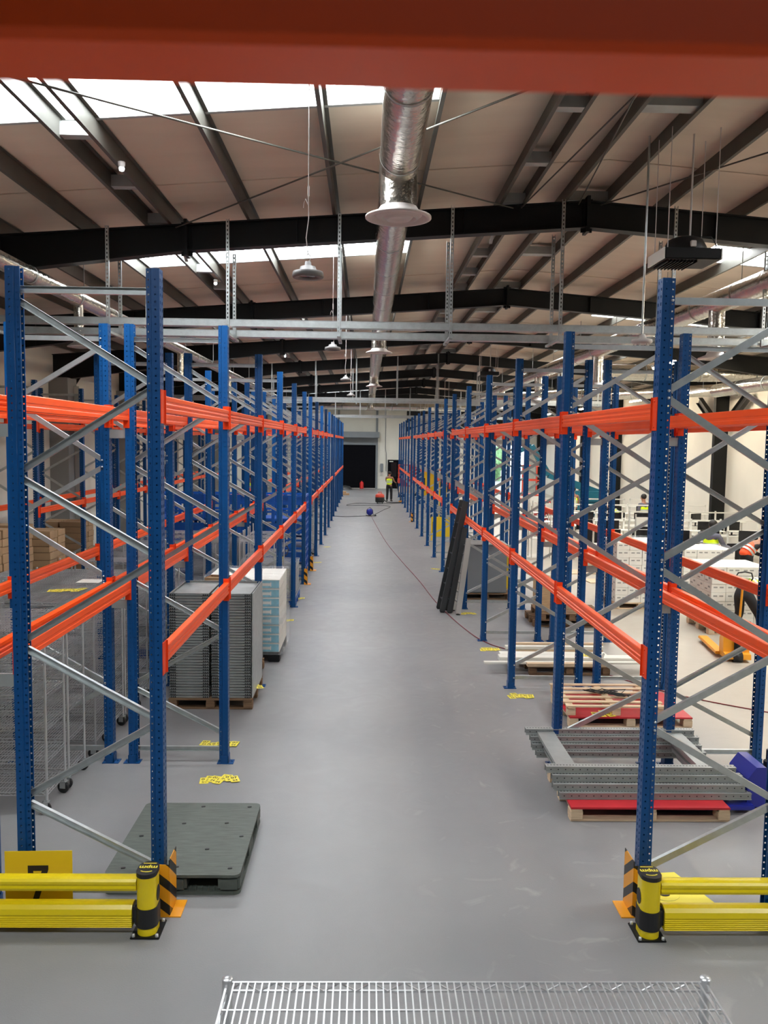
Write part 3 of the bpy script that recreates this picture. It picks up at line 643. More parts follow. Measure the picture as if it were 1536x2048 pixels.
def guard2(x, y, s, label, h=0.42):      # folded plate; s = +1 aisle lies towards +x
    t = thing('column_guard', label, 'column guard', (x, y, 0), group='hazard striped upright guards')
    a, b = sorted((0, s * 0.006)); MB().box(a, b, -0.11, 0.10, 0, h).box(*sorted((0, -s * 0.07)), -0.116, -0.11, 0, h - 0.03).build('guard_plate', M_hazard, t)
    MB().box(*sorted((0, s * 0.085)), -0.12, 0.10, 0, 0.008).build('foot_plate', M_gold, t)
guard2(-1.372, 5.88, 1, 'hazard striped guard at the first upright of the left rack')
guard2(1.976, 5.88, -1, 'hazard striped guard at the first upright of the right rack')
guard2(-1.372, YK[5], 1, 'hazard striped guard before the left walkway gap')
guard2(-1.372, YK[6], 1, 'hazard striped guard after the left walkway gap')
guard2(1.976, YK[5], -1, 'hazard striped guard behind the leaning ladders')
guard2(1.976, YK[11], -1, 'hazard striped guard far down the right rack')
# aisle number signs
sg = thing('aisle_sign', 'yellow board with a black 7 standing behind the left barrier', 'sign', (-2.29, 5.765, 0.0), 0.03)
MB().bbox(-0.235, 0.235, -0.003, 0.003, 0.06, 0.49, 0.001).build('sign_board', M_signy, sg)
sv = MB(); q = [(-0.075, 0.385), (-0.075, 0.285), (-0.037, 0.285), (-0.037, 0.345), (0.022, 0.345), (-0.058, 0.09), (-0.015, 0.09), (0.069, 0.355), (0.069, 0.385)]
o7 = MB(); n = len(q)
o7.add([(a, -0.005, b) for a, b in q], [(0, 1, 2, 3), (0, 3, 4, 8), (4, 7, 8), (4, 5, 6, 7)]); o7.build('numeral', M_ink, sg)
ft = thing('aisle_sign', 'yellow board with a black 8 lying flat behind the right barrier', 'sign', (2.33, 6.12, 0.0), 0.10)
MB().add([(-0.30, -0.24, 0.006), (0.33, -0.30, 0.006), (0.20, 0.24, 0.02), (-0.22, 0.24, 0.02), (-0.30, -0.24, 0.002), (0.33, -0.30, 0.002), (0.20, 0.24, 0.016), (-0.22, 0.24, 0.016)], [(0, 1, 2, 3), (7, 6, 5, 4), (0, 4, 5, 1), (1, 5, 6, 2), (2, 6, 7, 3), (3, 7, 4, 0)]).build('sign_board', M_labely, ft)
tm = text_mesh('8', 0.45, 0.001); tm.materials.append(M_ink); place('numeral', tm, ft, (-0.02, 0.0, 0.017), rot=(0.026, 0, 0))

# ------------------------------------------------------------------ label sheets on the floor
def label_mat():
    m = bpy.data.materials.new('label_print'); m.use_nodes = True; nt = m.node_tree; N = nt.nodes; L = nt.links; b = N['Principled BSDF']
    b.inputs['Base Color'].default_value = (0.82, 0.70, 0.06, 1); b.inputs['Roughness'].default_value = 0.5; return m
SHEETS = []
for txt in ('07', '70', '07'):
    base = MB().box(-0.045, 0.045, -0.075, 0.075, 0, 0.0012).mesh('label_sheet', M_labely)
    g = text_mesh(txt, 0.062, 0.0); g.transform(Matrix.Translation((0, 0.03, 0.0015))); g2 = text_mesh('24', 0.05, 0.0); g2.transform(Matrix.Translation((0, -0.035, 0.0015)))
    bm = bmesh.new(); bm.from_mesh(base); nf = len(bm.faces); bm.from_mesh(g); bm.from_mesh(g2)
    for i, f in enumerate(bm.faces): f.material_index = 0 if i < nf else 1
    bm.to_mesh(base); bm.free(); base.materials.append(M_ink); SHEETS.append(base)
def label_pile(x, y, z, n, spread, where, flipy=1):
    for i in range(n):
        px = x + (i - n / 2) * spread / n * 2 * 0.5 + R.uniform(-0.01, 0.01); py = y + R.uniform(-0.05, 0.05)
        o = place('label_sheet', SHEETS[i % 3], None, (px, py, z + 0.0015 * i), R.uniform(-0.35, 0.35), 'yellow printed label sheet %s, %s from the left' % (where, ORD[i]), 'label sheet', 'label sheets ' + where)
label_pile(-1.41, 8.22, 0.001, 7, 0.34, 'on the floor nearest the left rack')
label_pile(-1.58, 9.2, 0.001, 7, 0.38, 'behind the second left upright')
label_pile(-1.40, 10.9, 0.16, 3, 0.12, 'by the silver tray stack')
label_pile(-1.42, 15.76, 0.001, 3, 0.16, 'beyond the wrapped carton pallet'); label_pile(-1.38, 18.0, 0.001, 3, 0.16, 'before the left walkway')
label_pile(2.17, 11.09, 0.001, 6, 0.32, 'beside the third right upright'); label_pile(2.12, 13.65, 0.001, 6, 0.30, 'beside the fourth right upright')
label_pile(2.13, 16.6, 0.001, 4, 0.26, 'beside the ladders'); label_pile(1.95, 22.5, 0.001, 3, 0.2, 'past the right walkway')
label_pile(-1.30, 23.5, 0.001, 3, 0.2, 'past the left walkway'); label_pile(-1.2, 27.0, 0.001, 3, 0.2, 'far along the left rack')

# ------------------------------------------------------------------ pallets and floor goods
def wood_pallet(name, x, y, z, L, D, label, m=M_wood, top=None, group=None, rot=0.0, slats=7, seed=1):
    t = thing(name, label, 'pallet', (x, y, z), rot, group); rr = random.Random(seed)
    bl = MB().bbox(-0.055, 0.055, -0.065, 0.065, 0.02, 0.10, 0.004).mesh('pallet_block', m)
    for i in range(3):
        for j in range(3): place('pallet_block', bl, t, (0.055 + i * (L - 0.11) / 2, 0.065 + j * (D - 0.13) / 2, 0))
    for j in range(3):
        bb = MB().bbox(0, L, -0.05, 0.05, 0.0, 0.02, 0.002).build('bottom_board', m, t, loc=(0, 0.065 + j * (D - 0.13) / 2, 0))
    for i in range(3): MB().bbox(-0.05, 0.05, 0, D, 0.10, 0.118, 0.002).build('stringer_board', m, t, loc=(0.055 + i * (L - 0.11) / 2, 0, 0))
    if top is None:
        w = D / slats * 0.72
        for k in range(slats): MB().bbox(0, L, -w / 2, w / 2, 0, 0.02, 0.002).build('deck_board', m, t, loc=(0, w / 2 + k * (D - w) / (slats - 1), 0.118), rot=rr.uniform(-0.006, 0.006))
    else:
        MB().bbox(0, L, 0, D, 0, 0.02, 0.003).build('deck_sheet', top, t, loc=(0, 0, 0.118))
    return t
# grey plastic pallet lying in the first left bay
gp = thing('plastic_pallet', 'grey green plastic pallet lying behind the left barrier post', 'pallet', (-1.93, 6.06, 0), 0.0)
L_, D_, H_ = 1.02, 1.26, 0.155
def pallet_shell():
    m = MB()
    m.ext(stadium_rect(L_, D_, 0.05), H_ - 0.022, H_, 'Z')
    return m
def stadium_rect(w, h, r, n=5):
    pts = []
    for cx, cy, a0 in ((w - r, h - r, 0), (r, h - r, 90), (r, r, 180), (w - r, r, 270)):
        for k in range(n + 1):
            a = math.radians(a0 + 90 * k / n); pts.append((cx + r * math.cos(a), cy + r * math.sin(a)))
    return pts
pallet_shell().build('deck_sheet', M_plas, gp)
for x0, x1 in ((0, 0.17), (0.40, 0.62), (0.85, L_)):
    for y0, y1 in ((0, 0.26), (0.50, 0.76), (1.0, D_)):
        MB().bbox(x0 + 0.002, x1 - 0.002, y0 + 0.002, y1 - 0.002, 0.02, H_ - 0.02, 0.02).build('pallet_block', M_plas, gp)
MB().ext(stadium_rect(L_, D_, 0.05), 0.0, 0.024, 'Z').build('base_runner', M_plas, gp)
ribs = MB()
for k in range(5): ribs.box(0.19 + k * 0.045, 0.196 + k * 0.045, 0.01, 0.05, 0.02, 0.05); ribs.box(0.64 + k * 0.045, 0.646 + k * 0.045, 0.01, 0.05, 0.02, 0.05)
ribs.build('rib_row', M_plas, gp)
pg = MB().ext(stadium(0.035, 0.018), 0.0, 0.006, 'Z').mesh('grip_plug', M_rubber)
for x, y in ((0.12, 0.10), (0.52, 0.12), (0.93, 0.10), (0.12, 0.62), (0.42, 0.85), (0.78, 0.86), (0.94, 0.62), (0.70, 0.40), (0.10, 1.17), (0.52, 1.18), (0.93, 1.18)): place('grip_plug', pg, gp, (x, y, H_ - 0.001), 0.2)

# silver shelf-tray stacks on a wooden pallet
wood_pallet('wooden_pallet', -2.47, 10.42, 0, 1.06, 1.10, 'worn wooden pallet under the stacked silver trays', M_woodd, seed=3)
def shelf_tray(w, d):
    m = MB(); h = 0.032
    m.box(0, w, 0, d, 0.0, 0.004)
    for a in ((0, w, 0, 0.004), (0, w, d - 0.004, d), (0, 0.004, 0, d), (w - 0.004, w, 0, d)): m.box(*a, 0, h)
    m.box(0.1, w - 0.1, -0.005, 0.018, h - 0.006, h, mi=2); m.box(0, w, 0, 0.018, h - 0.003, h); m.box(0, w, d - 0.018, d, h - 0.003, h); m.box(0, 0.018, 0, d, h - 0.003, h); m.box(w - 0.018, w, 0, d, h - 0.003, h)
    for k in range(3):
        for xx in (0.015 + k * 0.025, w - 0.027 - k * 0.025): m.box(xx, xx + 0.014, -0.0055, -0.001, 0.004, 0.022, mi=1)
    return m.mesh('shelf_tray', [M_galv_dull, M_rubber, M_galv])
ST1 = shelf_tray(0.50, 0.98)
for i, (xx, nm) in enumerate(((-2.46, 'left'), (-1.93, 'right'))):
    for k in range(38):
        place('shelf_tray', ST1, None, (xx + R.uniform(-0.002, 0.002), 10.46 + R.uniform(-0.003, 0.003), 0.138 + k * 0.0355), 0, 'silver metal shelf tray, %s stack on the worn pallet, %s' % (nm, lev(k, 38)), 'shelf tray', 'silver trays in the %s stack' % nm)
# side post bundle that stands proud at the tray stack side
MB().bbox(0, 0.012, 0, 0.98, 0, 1.35, 0.003).build('side_panel_sheet', M_galv, None, loc=(-1.42, 10.46, 0.138)); tag(bpy.data.objects['side_panel_sheet'], 'tall grey sheet closing the aisle side of the silver tray stack', 'metal sheet')

# wrapped cartons on a black plastic pallet
bp_ = thing('plastic_pallet', 'black plastic pallet under the wrapped white and blue cartons', 'pallet', (-2.45, 12.74, 0))
MB().ext(stadium_rect(1.15, 1.15, 0.03), 0.115, 0.15, 'Z').build('deck_sheet', M_blackpl, bp_)
for x in (0, 0.48, 0.97):
    for y in (0, 0.48, 0.97): MB().bbox(x, x + 0.18, y, y + 0.18, 0, 0.118, 0.01).build('pallet_block', M_blackpl, bp_)
def carton(w, d, h, m1, name='carton', art=None):
    m = MB(); m.bbox(0, w, 0, d, 0, h, 0.004); 
    if art == 'blue': m.box(0.01, w - 0.01, -0.0015, 0.001, 0.006, h * 0.90, mi=1); m.box(w * 0.3, w * 0.62, -0.0025, 0, 0.04, h * 0.6, mi=2); m.box(w * 0.62, w * 0.66, -0.003, 0, 0.03, h * 0.7, mi=0)
    if art == 'marks':
        for i in range(2): m.box(w * (0.15 + 0.42 * i), w * (0.42 + 0.42 * i), -0.0015, 0, h * 0.55, h * 0.72, mi=1)
        m.box(-0.0015, 0, d * 0.2, d * 0.45, h * 0.5, h * 0.7, mi=1); m.box(-0.0015, 0, d * 0.55, d * 0.85, h * 0.2, h * 0.35, mi=1)
    if art == 'tape': m.box(0, w, d / 2 - 0.025, d / 2 + 0.025, h - 0.0005, h + 0.001, mi=1)
    return m.mesh(name, [m1, {'blue': M_ice, 'marks': M_greymark, 'tape': M_tape, None: m1}[art], M_white])
M_greymark = mat('faint_print', (0.30, 0.30, 0.28), 0.7); M_tape = mat('tan_tape', (0.45, 0.33, 0.20), 0.3)
CB = carton(0.375, 0.285, 0.138, M_white, art='blue')
for k in range(8):
    for i in range(3):
        for j in range(4):
            place('carton', CB, None, (-2.44 + i * 0.38, 12.76 + j * 0.285, 0.152 + k * 0.142), 0, 'white and blue wrapped carton, %s, %s, %s row' % (lev(k, 8), ('left column', 'middle column', 'right column')[i], ORD[j]), 'carton', 'white and blue wrapped cartons')
wr = MB()
for z0, z1, e in ((0.12, 0.7, 0.03), (0.6, 1.32, 0.02)): wr.ext([(a - 0.02 - e + (0.0), b - 0.02 - e) for a, b in stadium_rect(1.18 + 2 * e, 1.18 + 2 * e, 0.06)], z0, z1, 'Z')
o = wr.build('stretch_wrap', M_wrap, None, loc=(-2.44, 12.76, 0)); tag(o, 'clear stretch film around the white and blue cartons', 'wrap')

# chrome wire shelving
def wire_shelf(w, d, pitch=0.028, r=0.0022):
    m = MB()
    for z in (0, -0.028):
        for p in (((0, 0), (w, 0)), ((0, d), (w, d)), ((0, 0), (0, d)), ((w, 0), (w, d))): m.bar((*p[0], z), (*p[1], z), 0.006, 0.006)
    n = int(w / pitch)
    for k in range(1, n): x = w * k / n; m.bar((x, 0, 0.002), (x, d, 0.002), 2 * r, 2 * r)
    for f in (0.25, 0.5, 0.75): m.bar((0, d * f, -0.004), (w, d * f, -0.004), 0.005, 0.005)
    for yy in (0, d):
        nz = int(w / 0.10)
        for k in range(nz):
            a = w * k / nz; b = w * (k + 0.5) / nz; c = w * (k + 1) / nz; m.bar((a, yy, -0.028), (b, yy, 0), 0.004, 0.004); m.bar((b, yy, 0), (c, yy, -0.028), 0.004, 0.004)
    for xx in (0, w):
        nz = int(d / 0.10)
        for k in range(nz):
            a = d * k / nz; b = d * (k + 0.5) / nz; c = d * (k + 1) / nz; m.bar((xx, a, -0.028), (xx, b, 0), 0.004, 0.004); m.bar((xx, b, 0), (xx, c, -0.028), 0.004, 0.004)
    return m
def caster():
    m = MB()
    m.lathe([(0.001, -0.016), (0.05, -0.016), (0.056, -0.010), (0.056, 0.010), (0.05, 0.016), (0.001, 0.016)], (0, 0.02, 0.057), 20, axis='X')
    m.box(-0.024, -0.020, -0.01, 0.045, 0.05, 0.115, mi=1); m.box(0.020, 0.024, -0.01, 0.045, 0.05, 0.115, mi=1); m.box(-0.026, 0.026, -0.02, 0.03, 0.112, 0.12, mi=1); m.lathe([(0.012, 0.12), (0.012, 0.16)], n=8, mi=1)
    return m.mesh('caster', [M_rubber, M_galv])
CAST = caster()
def wire_cart(w, d, h, levels, label, posts_r=0.0125, wheels=True, pitch=0.028):
    t = thing('wire_shelf_trolley', label, 'trolley')
    zb = 0.13 if wheels else 0.0
    pm_ = MB().tube([(0, 0, zb), (0, 0, h)], posts_r, 10)
    for k in range(int((h - zb) / 0.3)): pm_.tube([(0, 0, zb + 0.15 + k * 0.3), (0, 0, zb + 0.158 + k * 0.3)], posts_r + 0.0015, 10, caps=False)
    pm_.lathe([(0.001, h + 0.006), (posts_r, h + 0.004), (posts_r + 0.002, h)], n=10); pme_ = pm_.mesh('post', M_chrome)
    for x, y in ((0, 0), (w, 0), (0, d), (w, d)):
        place('post', pme_, t, (x, y, 0))
        if wheels: place('caster', CAST, t, (x, y, 0), PI / 2 * R.choice((-1, 1)) + R.uniform(-0.25, 0.25))
    sm = wire_shelf(w, d, pitch).mesh('wire_shelf', M_chrome)
    for z in levels: place('wire_shelf', sm, t, (0, 0, z))
    return t
wc0 = freeze(wire_cart(1.42, 0.46, 1.72, (0.20, 0.50, 0.80, 1.10, 1.40, 1.68), 'x'))
wc0['group'] = 'chrome wire shelf trolleys parked behind the left rack'
spots = [(-4.28, y) for y in (7.42, 7.98, 8.78, 9.34, 9.90, 10.46, 11.75, 12.35)] + [(-5.86, y) for y in (7.2, 7.8, 8.4, 9.0, 9.6, 10.2)] + [(-4.28, y) for y in (14.8, 15.5)]
spots = [(x, y) for x, y in spots if not (11.3 < y + 0.23 < 11.6)]
for i, (x, y) in enumerate(spots):
    col = 'right' if x > -5 else 'left'; idx = [s for s in spots if s[0] == x].index((x, y))
    lb = 'chrome wire trolley in the %s line behind the left rack, %s from the front' % (col, ORD[idx])
    if i == 0: wc0.location = (x, y, 0); wc0['label'] = lb
    else: dup(wc0, (x, y, 0), 0, lb)
wt = freeze(wire_cart(0.62, 0.46, 1.75, (0.2, 0.55, 0.9, 1.25, 1.6), 'narrow tall chrome trolley standing in the left rack before the walkway gap')); wt.location = (-2.25, 14.95, 0)
dup(wt, (-2.25, 15.6, 0), 0, 'second narrow chrome trolley, directly behind the first, before the walkway gap'); dup(wt, (-2.25, 16.3, 0), 0, 'third narrow chrome trolley, nearest the left walkway gap')
dup(wt, (-2.2, 25.1, 0), 0, 'narrow chrome trolley standing past the left walkway gap'); dup(wt, (-2.2, 26.3, 0), 0, 'farthest narrow chrome trolley in the left rack')
# bottle hanging in the nearest trolley line, sign and paper on shelves
bt = thing('water_bottle', 'clear bottle with a red label on the nearest wire trolley', 'bottle', (-2.98, 7.52, 1.405))
MB().lathe([(0.001, 0), (0.032, 0.003), (0.034, 0.02), (0.034, 0.15), (0.03, 0.175), (0.013, 0.205), (0.013, 0.22)], n=18).build('bottle_body', M_bottle, bt)
MB().lathe([(0.0348, 0.06), (0.0348, 0.125)], n=18).build('bottle_label', M_redp, bt); MB().lathe([(0.001, 0.238), (0.015, 0.236), (0.015, 0.215)], n=14).build('bottle_cap', M_redp, bt)
MB().bbox(0, 0.34, 0, 0.26, 0, 0.004, 0.001).build('paper_sheet', M_whitem, None, loc=(-3.45, 9.95, 1.69), label='white paper sheet on top of a wire trolley', cat='paper')
label_pile(-3.35, 9.45, 1.69, 7, 0.36, 'on a wire trolley top')
# flat wire shelf stacks on blue pallets
def blue_pallet(x, y, z, label):
    t = thing('plastic_pallet', label, 'pallet', (x, y, z)); MB().ext(stadium_rect(1.2, 1.0, 0.02), 0.11, 0.15, 'Z').build('deck_sheet', M_bluep, t)
    for a in (0, 0.52, 1.04):
        for b in (0, 0.42, 0.84): MB().bbox(a, a + 0.16, b, b + 0.16, 0, 0.112, 0.01).build('pallet_block', M_bluep, t)
WS = wire_shelf(1.16, 0.94, 0.03).mesh('wire_shelving_deck', M_chrome)
for (x, y, z, n, w_) in ((-5.75, 12.6, 0.55, 16, 'behind the left trolley line'), (-3.55, 14.45 - 1.55, 0.0, 26, 'behind the wrapped carton pallet'), (-3.75, 18.0, 0.0, 30, 'before the blue crates'), (-2.62, 17.25, 0.0, 20, 'under the left rack before the walkway'), (-5.2, 17.2, 0.0, 30, 'in the left cross space')):
    blue_pallet(x, y, z, 'blue plastic pallet under wire shelves, ' + w_)
    for k in range(n): place('wire_shelving_deck', WS, None, (x + 0.02 + R.uniform(-0.01, 0.01), y + 0.03 + R.uniform(-0.01, 0.01), z + 0.182 + k * 0.036), 0, 'chrome wire shelf lying flat %s, %s' % (w_, lev(k, n)), 'wire shelf', 'stacked wire shelves ' + w_)
# the raised blue pallet rests on a grey base crate
MB().bbox(-0.0, 1.2, 0, 1.0, 0, 0.548, 0.02).box(0.1, 1.1, -0.004, 0.0, 0.08, 0.46).build('storage_crate', M_grey, None, loc=(-5.75, 12.6, 0), label='grey base crate under the raised blue pallet', cat='crate')
# open cardboard box
ob = thing('cardboard_box', 'open brown cardboard box with a white label behind the silver trays', 'box', (-2.32, 12.06, 1.12), -0.15)
MB().box(0, 0.42, 0, 0.004, 0, 0.30).box(0, 0.42, 0.30, 0.304, 0, 0.30).box(0, 0.004, 0, 0.304, 0, 0.30).box(0.416, 0.42, 0, 0.304, 0, 0.30).box(0, 0.42, 0, 0.304, 0, 0.004).build('box_body', M_card, ob)
MB().box(0, 0.42, 0, 0.13, 0.298, 0.302, M=Matrix.Translation((0, -0.0, 0)) @ Matrix.Rotation(-0.1, 4, 'X')).build('box_flap', M_card, ob); MB().box(0.03, 0.17, -0.002, 0, 0.06, 0.2).build('box_label', M_whitem, ob)
wood_pallet('wooden_pallet', -2.5, 11.62, 0, 1.0, 0.85, 'wooden pallet under the grey crate behind the silver trays', M_woodd, seed=9)
MB().bbox(0, 0.96, 0, 0.78, 0, 0.976, 0.015).box(0.05, 0.91, -0.006, 0, 0.1, 0.9).box(0.05, 0.91, -0.01, 0, 0.45, 0.5).build('storage_crate', M_galv_dull, None, loc=(-2.48, 11.65, 0.141), label='dull grey metal crate behind the silver trays', cat='crate')

# blue crates past the left walkway gap
def crate_mesh():
    m = MB(); w, d, h = 1.2, 1.0, 0.69
    for x in (0, 0.40, 0.80, w): m.bbox(max(0, x - 0.04), min(w, x + 0.04), 0, 0.04, 0.0, h, 0.006); m.bbox(max(0, x - 0.04), min(w, x + 0.04), d - 0.04, d, 0.0, h, 0.006)
    for z in (0.10, 0.30, 0.50, h): m.bbox(0, w, 0.004, 0.036, z - 0.05, z, 0.004); m.bbox(0, w, d - 0.036, d - 0.004, z - 0.05, z, 0.004); m.bbox(0.004, 0.036, 0, d, z - 0.05, z, 0.004); m.bbox(w - 0.036, w - 0.004, 0, d, z - 0.05, z, 0.004)
    m.box(0.02, w - 0.02, 0.02, 0.03, 0.48, h); m.box(w - 0.03, w - 0.02, 0.02, d - 0.02, 0.05, h); m.box(0, w, 0.05, d, 0.08, 0.11)
    for y in (0.3, 0.65): m.bbox(w - 0.04, w, y, y + 0.06, 0, h, 0.005); m.bbox(0, 0.04, y, y + 0.06, 0, h, 0.005)
    return m.mesh('plastic_crate', M_bluep)
CR = crate_mesh()
for i, x in enumerate((-2.66, -3.90, -5.14)):
    for j, y in enumerate((20.45,)):
        for k in range(3):
            place('plastic_crate', CR, None, (x, y, k * 0.70), 0, 'blue plastic crate in the left walkway gap, %s level of the %s column' % (('bottom', 'middle', 'top')[k], ('right', 'middle', 'left')[i]), 'crate', 'blue crates in the left walkway gap')
# brown cartons by the left wall
CC = [carton(0.565, 0.39, 0.113 + 0.015 * i, M_card, 'cardboard_box', 'tape') for i in range(3)]
def carton_wall(x, y, nx, ny, nz, where, rot=0.0, z=0.14):
    for i in range(nx):
        for j in range(ny):
            zz = z
            for k in range(nz - (1 if (i + j) % 4 == 3 else 0)):
                me = CC[(i + j + k) % 3]; place('cardboard_box', me, None, (x + i * 0.60 + R.uniform(-0.012, 0.012), y + j * 0.42 + R.uniform(-0.012, 0.012), zz), R.uniform(-0.02, 0.02), 'brown carton %s, %s, %s column, %s row' % (where, lev(k, nz), ORD[i], ORD[j]), 'box', 'brown cartons ' + where); zz += (0.120 + 0.015 * ((i + j + k) % 3))
for (x, y, nx, ny, nz, w_) in ((-7.05, 13.2, 2, 4, 13, 'nearest the left wall'), (-7.15, 16.1 - 0.2, 2, 2, 11, 'by the first wall rack frame'), (-8.1, 20.6, 2, 2, 9, 'behind the wall rack')):
    wood_pallet('wooden_pallet', x - 0.02, y - 0.02, 0, nx * 0.6 + 0.04, ny * 0.42 + 0.04, 'wooden pallet under the brown cartons ' + w_, M_wood, seed=int(y * 3)); carton_wall(x, y, nx, ny, nz, w_)
# worktables behind left (grey topped)
for x, y, lb in ((-6.2, 11.0 + 4.2, 'long grey topped table in the left cross aisle'), (-7.0, 27.0, 'pale table beyond the wall rack')):
    t = thing('work_table', lb, 'table', (x, y, 0)); MB().bbox(0, 1.6, 0, 0.8, 0.88, 0.91, 0.004).build('table_top', M_galv_dull, t)
    for a, b in ((0.04, 0.04), (1.56, 0.04), (0.04, 0.76), (1.56, 0.76)): MB().tube([(a, b, 0), (a, b, 0.88)], 0.018, 8).build('table_leg', M_galv, t)

# right bay: grey rack end frames on a red pallet, blue pallet truck
wood_pallet('wooden_pallet', 1.90, 7.30, 0, 1.46, 1.0, 'red topped wooden pallet carrying the grey frames', M_woodl, top=M_red, seed=5)
def grey_frame():
    m = MB(); L, D = 1.86, 1.12
    fr_ = MB()
    return None
gf_front = MB().ext([(-0.02, 0), (0.0, 0.0), (0.0, 0.008), (-0.012, 0.008), (-0.012, 0.052), (0.0, 0.052), (0.0, 0.06), (-0.02, 0.06)], 0, 1.86, 'X')
def frame_mesh():
    L, D = 1.80, 1.10; m = MB()
    for y0 in (0.0, D - 0.07):
        m.box(0, L, y0, y0 + 0.004, 0, 0.062); m.box(0, L, y0 + 0.066, y0 + 0.07, 0, 0.062); m.box(0, L, y0, y0 + 0.07, 0.058, 0.062)
        m.box(0, L, y0 - 0.010, y0, 0.0, 0.008); m.box(0, L, y0 - 0.010, y0, 0.054, 0.062)
        for k in range(26): m.box(0.04 + k * 0.069, 0.050 + k * 0.069, y0 - 0.001, y0, 0.026, 0.036, mi=1)
        for k in range(60): m.box(0.015 + k * 0.03, 0.030 + k * 0.03, y0 + 0.028, y0 + 0.042, 0.0620, 0.0625, mi=1)
    for x0, x1 in ((0.12, 0.30), (1.48, 1.66)):
        m.box(x0, x1, 0.07, D - 0.07, 0.030, 0.034); m.box(x0, x0 + 0.01, 0.07, D - 0.07, 0.0, 0.034); m.box(x1 - 0.01, x1, 0.07, D - 0.07, 0.0, 0.034)
    return m.mesh('steel_frame', [M_galv_dull, M_rubber])
FM = frame_mesh()
for k in range(4):
    place('steel_frame', FM, None, (1.80 - 0.02 * k + (0.03, 0, 0.02, -0.01)[k], 7.47 + 0.045 * k, 0.140 + k * 0.066), (0.004, -0.006, 0.003, -0.004)[k], 'flat grey steel frame on the red topped pallet, %s of four' % ('bottom one', 'second from the bottom', 'third from the bottom', 'top one')[k], 'steel frame', 'grey steel frames on the red topped pallet')
def pallet_truck(label, x, y, rot, m, handle_h=1.2):
    t = thing('pallet_truck', label, 'pallet truck', (x, y, 0), rot)      # forks towards -x
    for yy in (-0.19, 0.19): MB().bbox(-1.15, 0.0, yy - 0.08, yy + 0.08, 0.045, 0.095, 0.01).build('fork', m, t)
    MB().ext([(-0.05, 0.05), (0.32, 0.05), (0.30, 0.13), (0.20, 0.14), (0.17, 0.38), (0.12, 0.43), (0.03, 0.43), (-0.05, 0.32)], -0.20, 0.20, 'Y').build('truck_body', m, t)
    MB().lathe([(0.001, -0.07), (0.08, -0.07), (0.08, 0.07), (0.001, 0.07)], (0.27, 0, 0.08), 18, axis='Y').build('steer_wheel', M_rubber, t)
    MB().tube([(0.24, 0, 0.12), (0.24, 0, 0.42)], 0.05, 12).tube([(0.28, 0.08, 0.35), (0.28, 0.08, 0.5)], 0.03, 8).build('pump', M_black, t)
    for yy in (-0.19, 0.19): MB().lathe([(0.001, -0.04), (0.038, -0.04), (0.038, 0.04), (0.001, 0.04)], (-1.0, yy, 0.039), 12, axis='Y').build('fork_roller', M_rubber, t)
    MB().tube([(0.26, 0, 0.42), (0.36, 0, handle_h - 0.28)], 0.018, 8).build('handle_bar', m if m is not M_indigo else M_black, t)
    hx, hz = 0.36, handle_h - 0.28
    MB().tube([(hx, 0, hz), (hx + 0.03, 0.10, hz + 0.06), (hx + 0.06, 0.13, hz + 0.16), (hx + 0.09, 0.10, hz + 0.24), (hx + 0.1, 0, hz + 0.26), (hx + 0.09, -0.10, hz + 0.24), (hx + 0.06, -0.13, hz + 0.16), (hx + 0.03, -0.10, hz + 0.06), (hx, 0, hz)], 0.012, 8).build('handle_grip', M_rubber, t)
    return t
pallet_truck('indigo blue pallet truck pushed under the red topped pallet', 3.66, 7.72, 0.0, M_indigo, 1.30)
# second red pallet with an open slatted pallet on top, cables on it
wood_pallet('wooden_pallet', 2.50, 9.82, 0, 1.50, 1.05, 'red topped pallet lying under the open slatted pallet', M_woodl, top=M_red, seed=6)
op = thing('wooden_pallet', 'open pine slatted pallet lying on the second red pallet', 'pallet', (2.48, 9.86, 0.139))
for i in range(3):
    for j in range(3): MB().bbox(-0.05, 0.05, -0.05, 0.05, 0.0, 0.085, 0.004).build('pallet_block', M_woodl, op, loc=(0.055 + i * 0.55, 0.06 + j * 0.43, 0))
for i in range(3): MB().bbox(-0.045, 0.045, 0, 0.98, 0.085, 0.10, 0.003).build('stringer_board', M_woodl, op, loc=(0.055 + i * 0.55, 0, 0))
for k in range(6): MB().bbox(-0.01, 1.22, -0.035, 0.035, 0, 0.018, 0.003).build('deck_board', M_woodl, op, loc=(0, 0.04 + k * 0.18, 0.10), rot=R.uniform(-0.02, 0.02))
pts = []
for k in range(46):
    a = k * 0.62; r_ = 0.10 + 0.09 * math.sin(k * 1.7); pts.append((r_ * 1.7 * math.cos(a), r_ * math.sin(a * 0.93), 0.012 + 0.03 * abs(math.sin(k * 2.1))))
rod('power_cable', [Vector(p) + Vector((3.10, 10.32, 0.264)) for p in pts], 0.006, M_cableb, 'tangle of thin black cable lying on the open slatted pallet', 'cable', n=5)
label_pile(2.95, 9.93, 0.142, 4, 0.22, 'on the second red pallet')
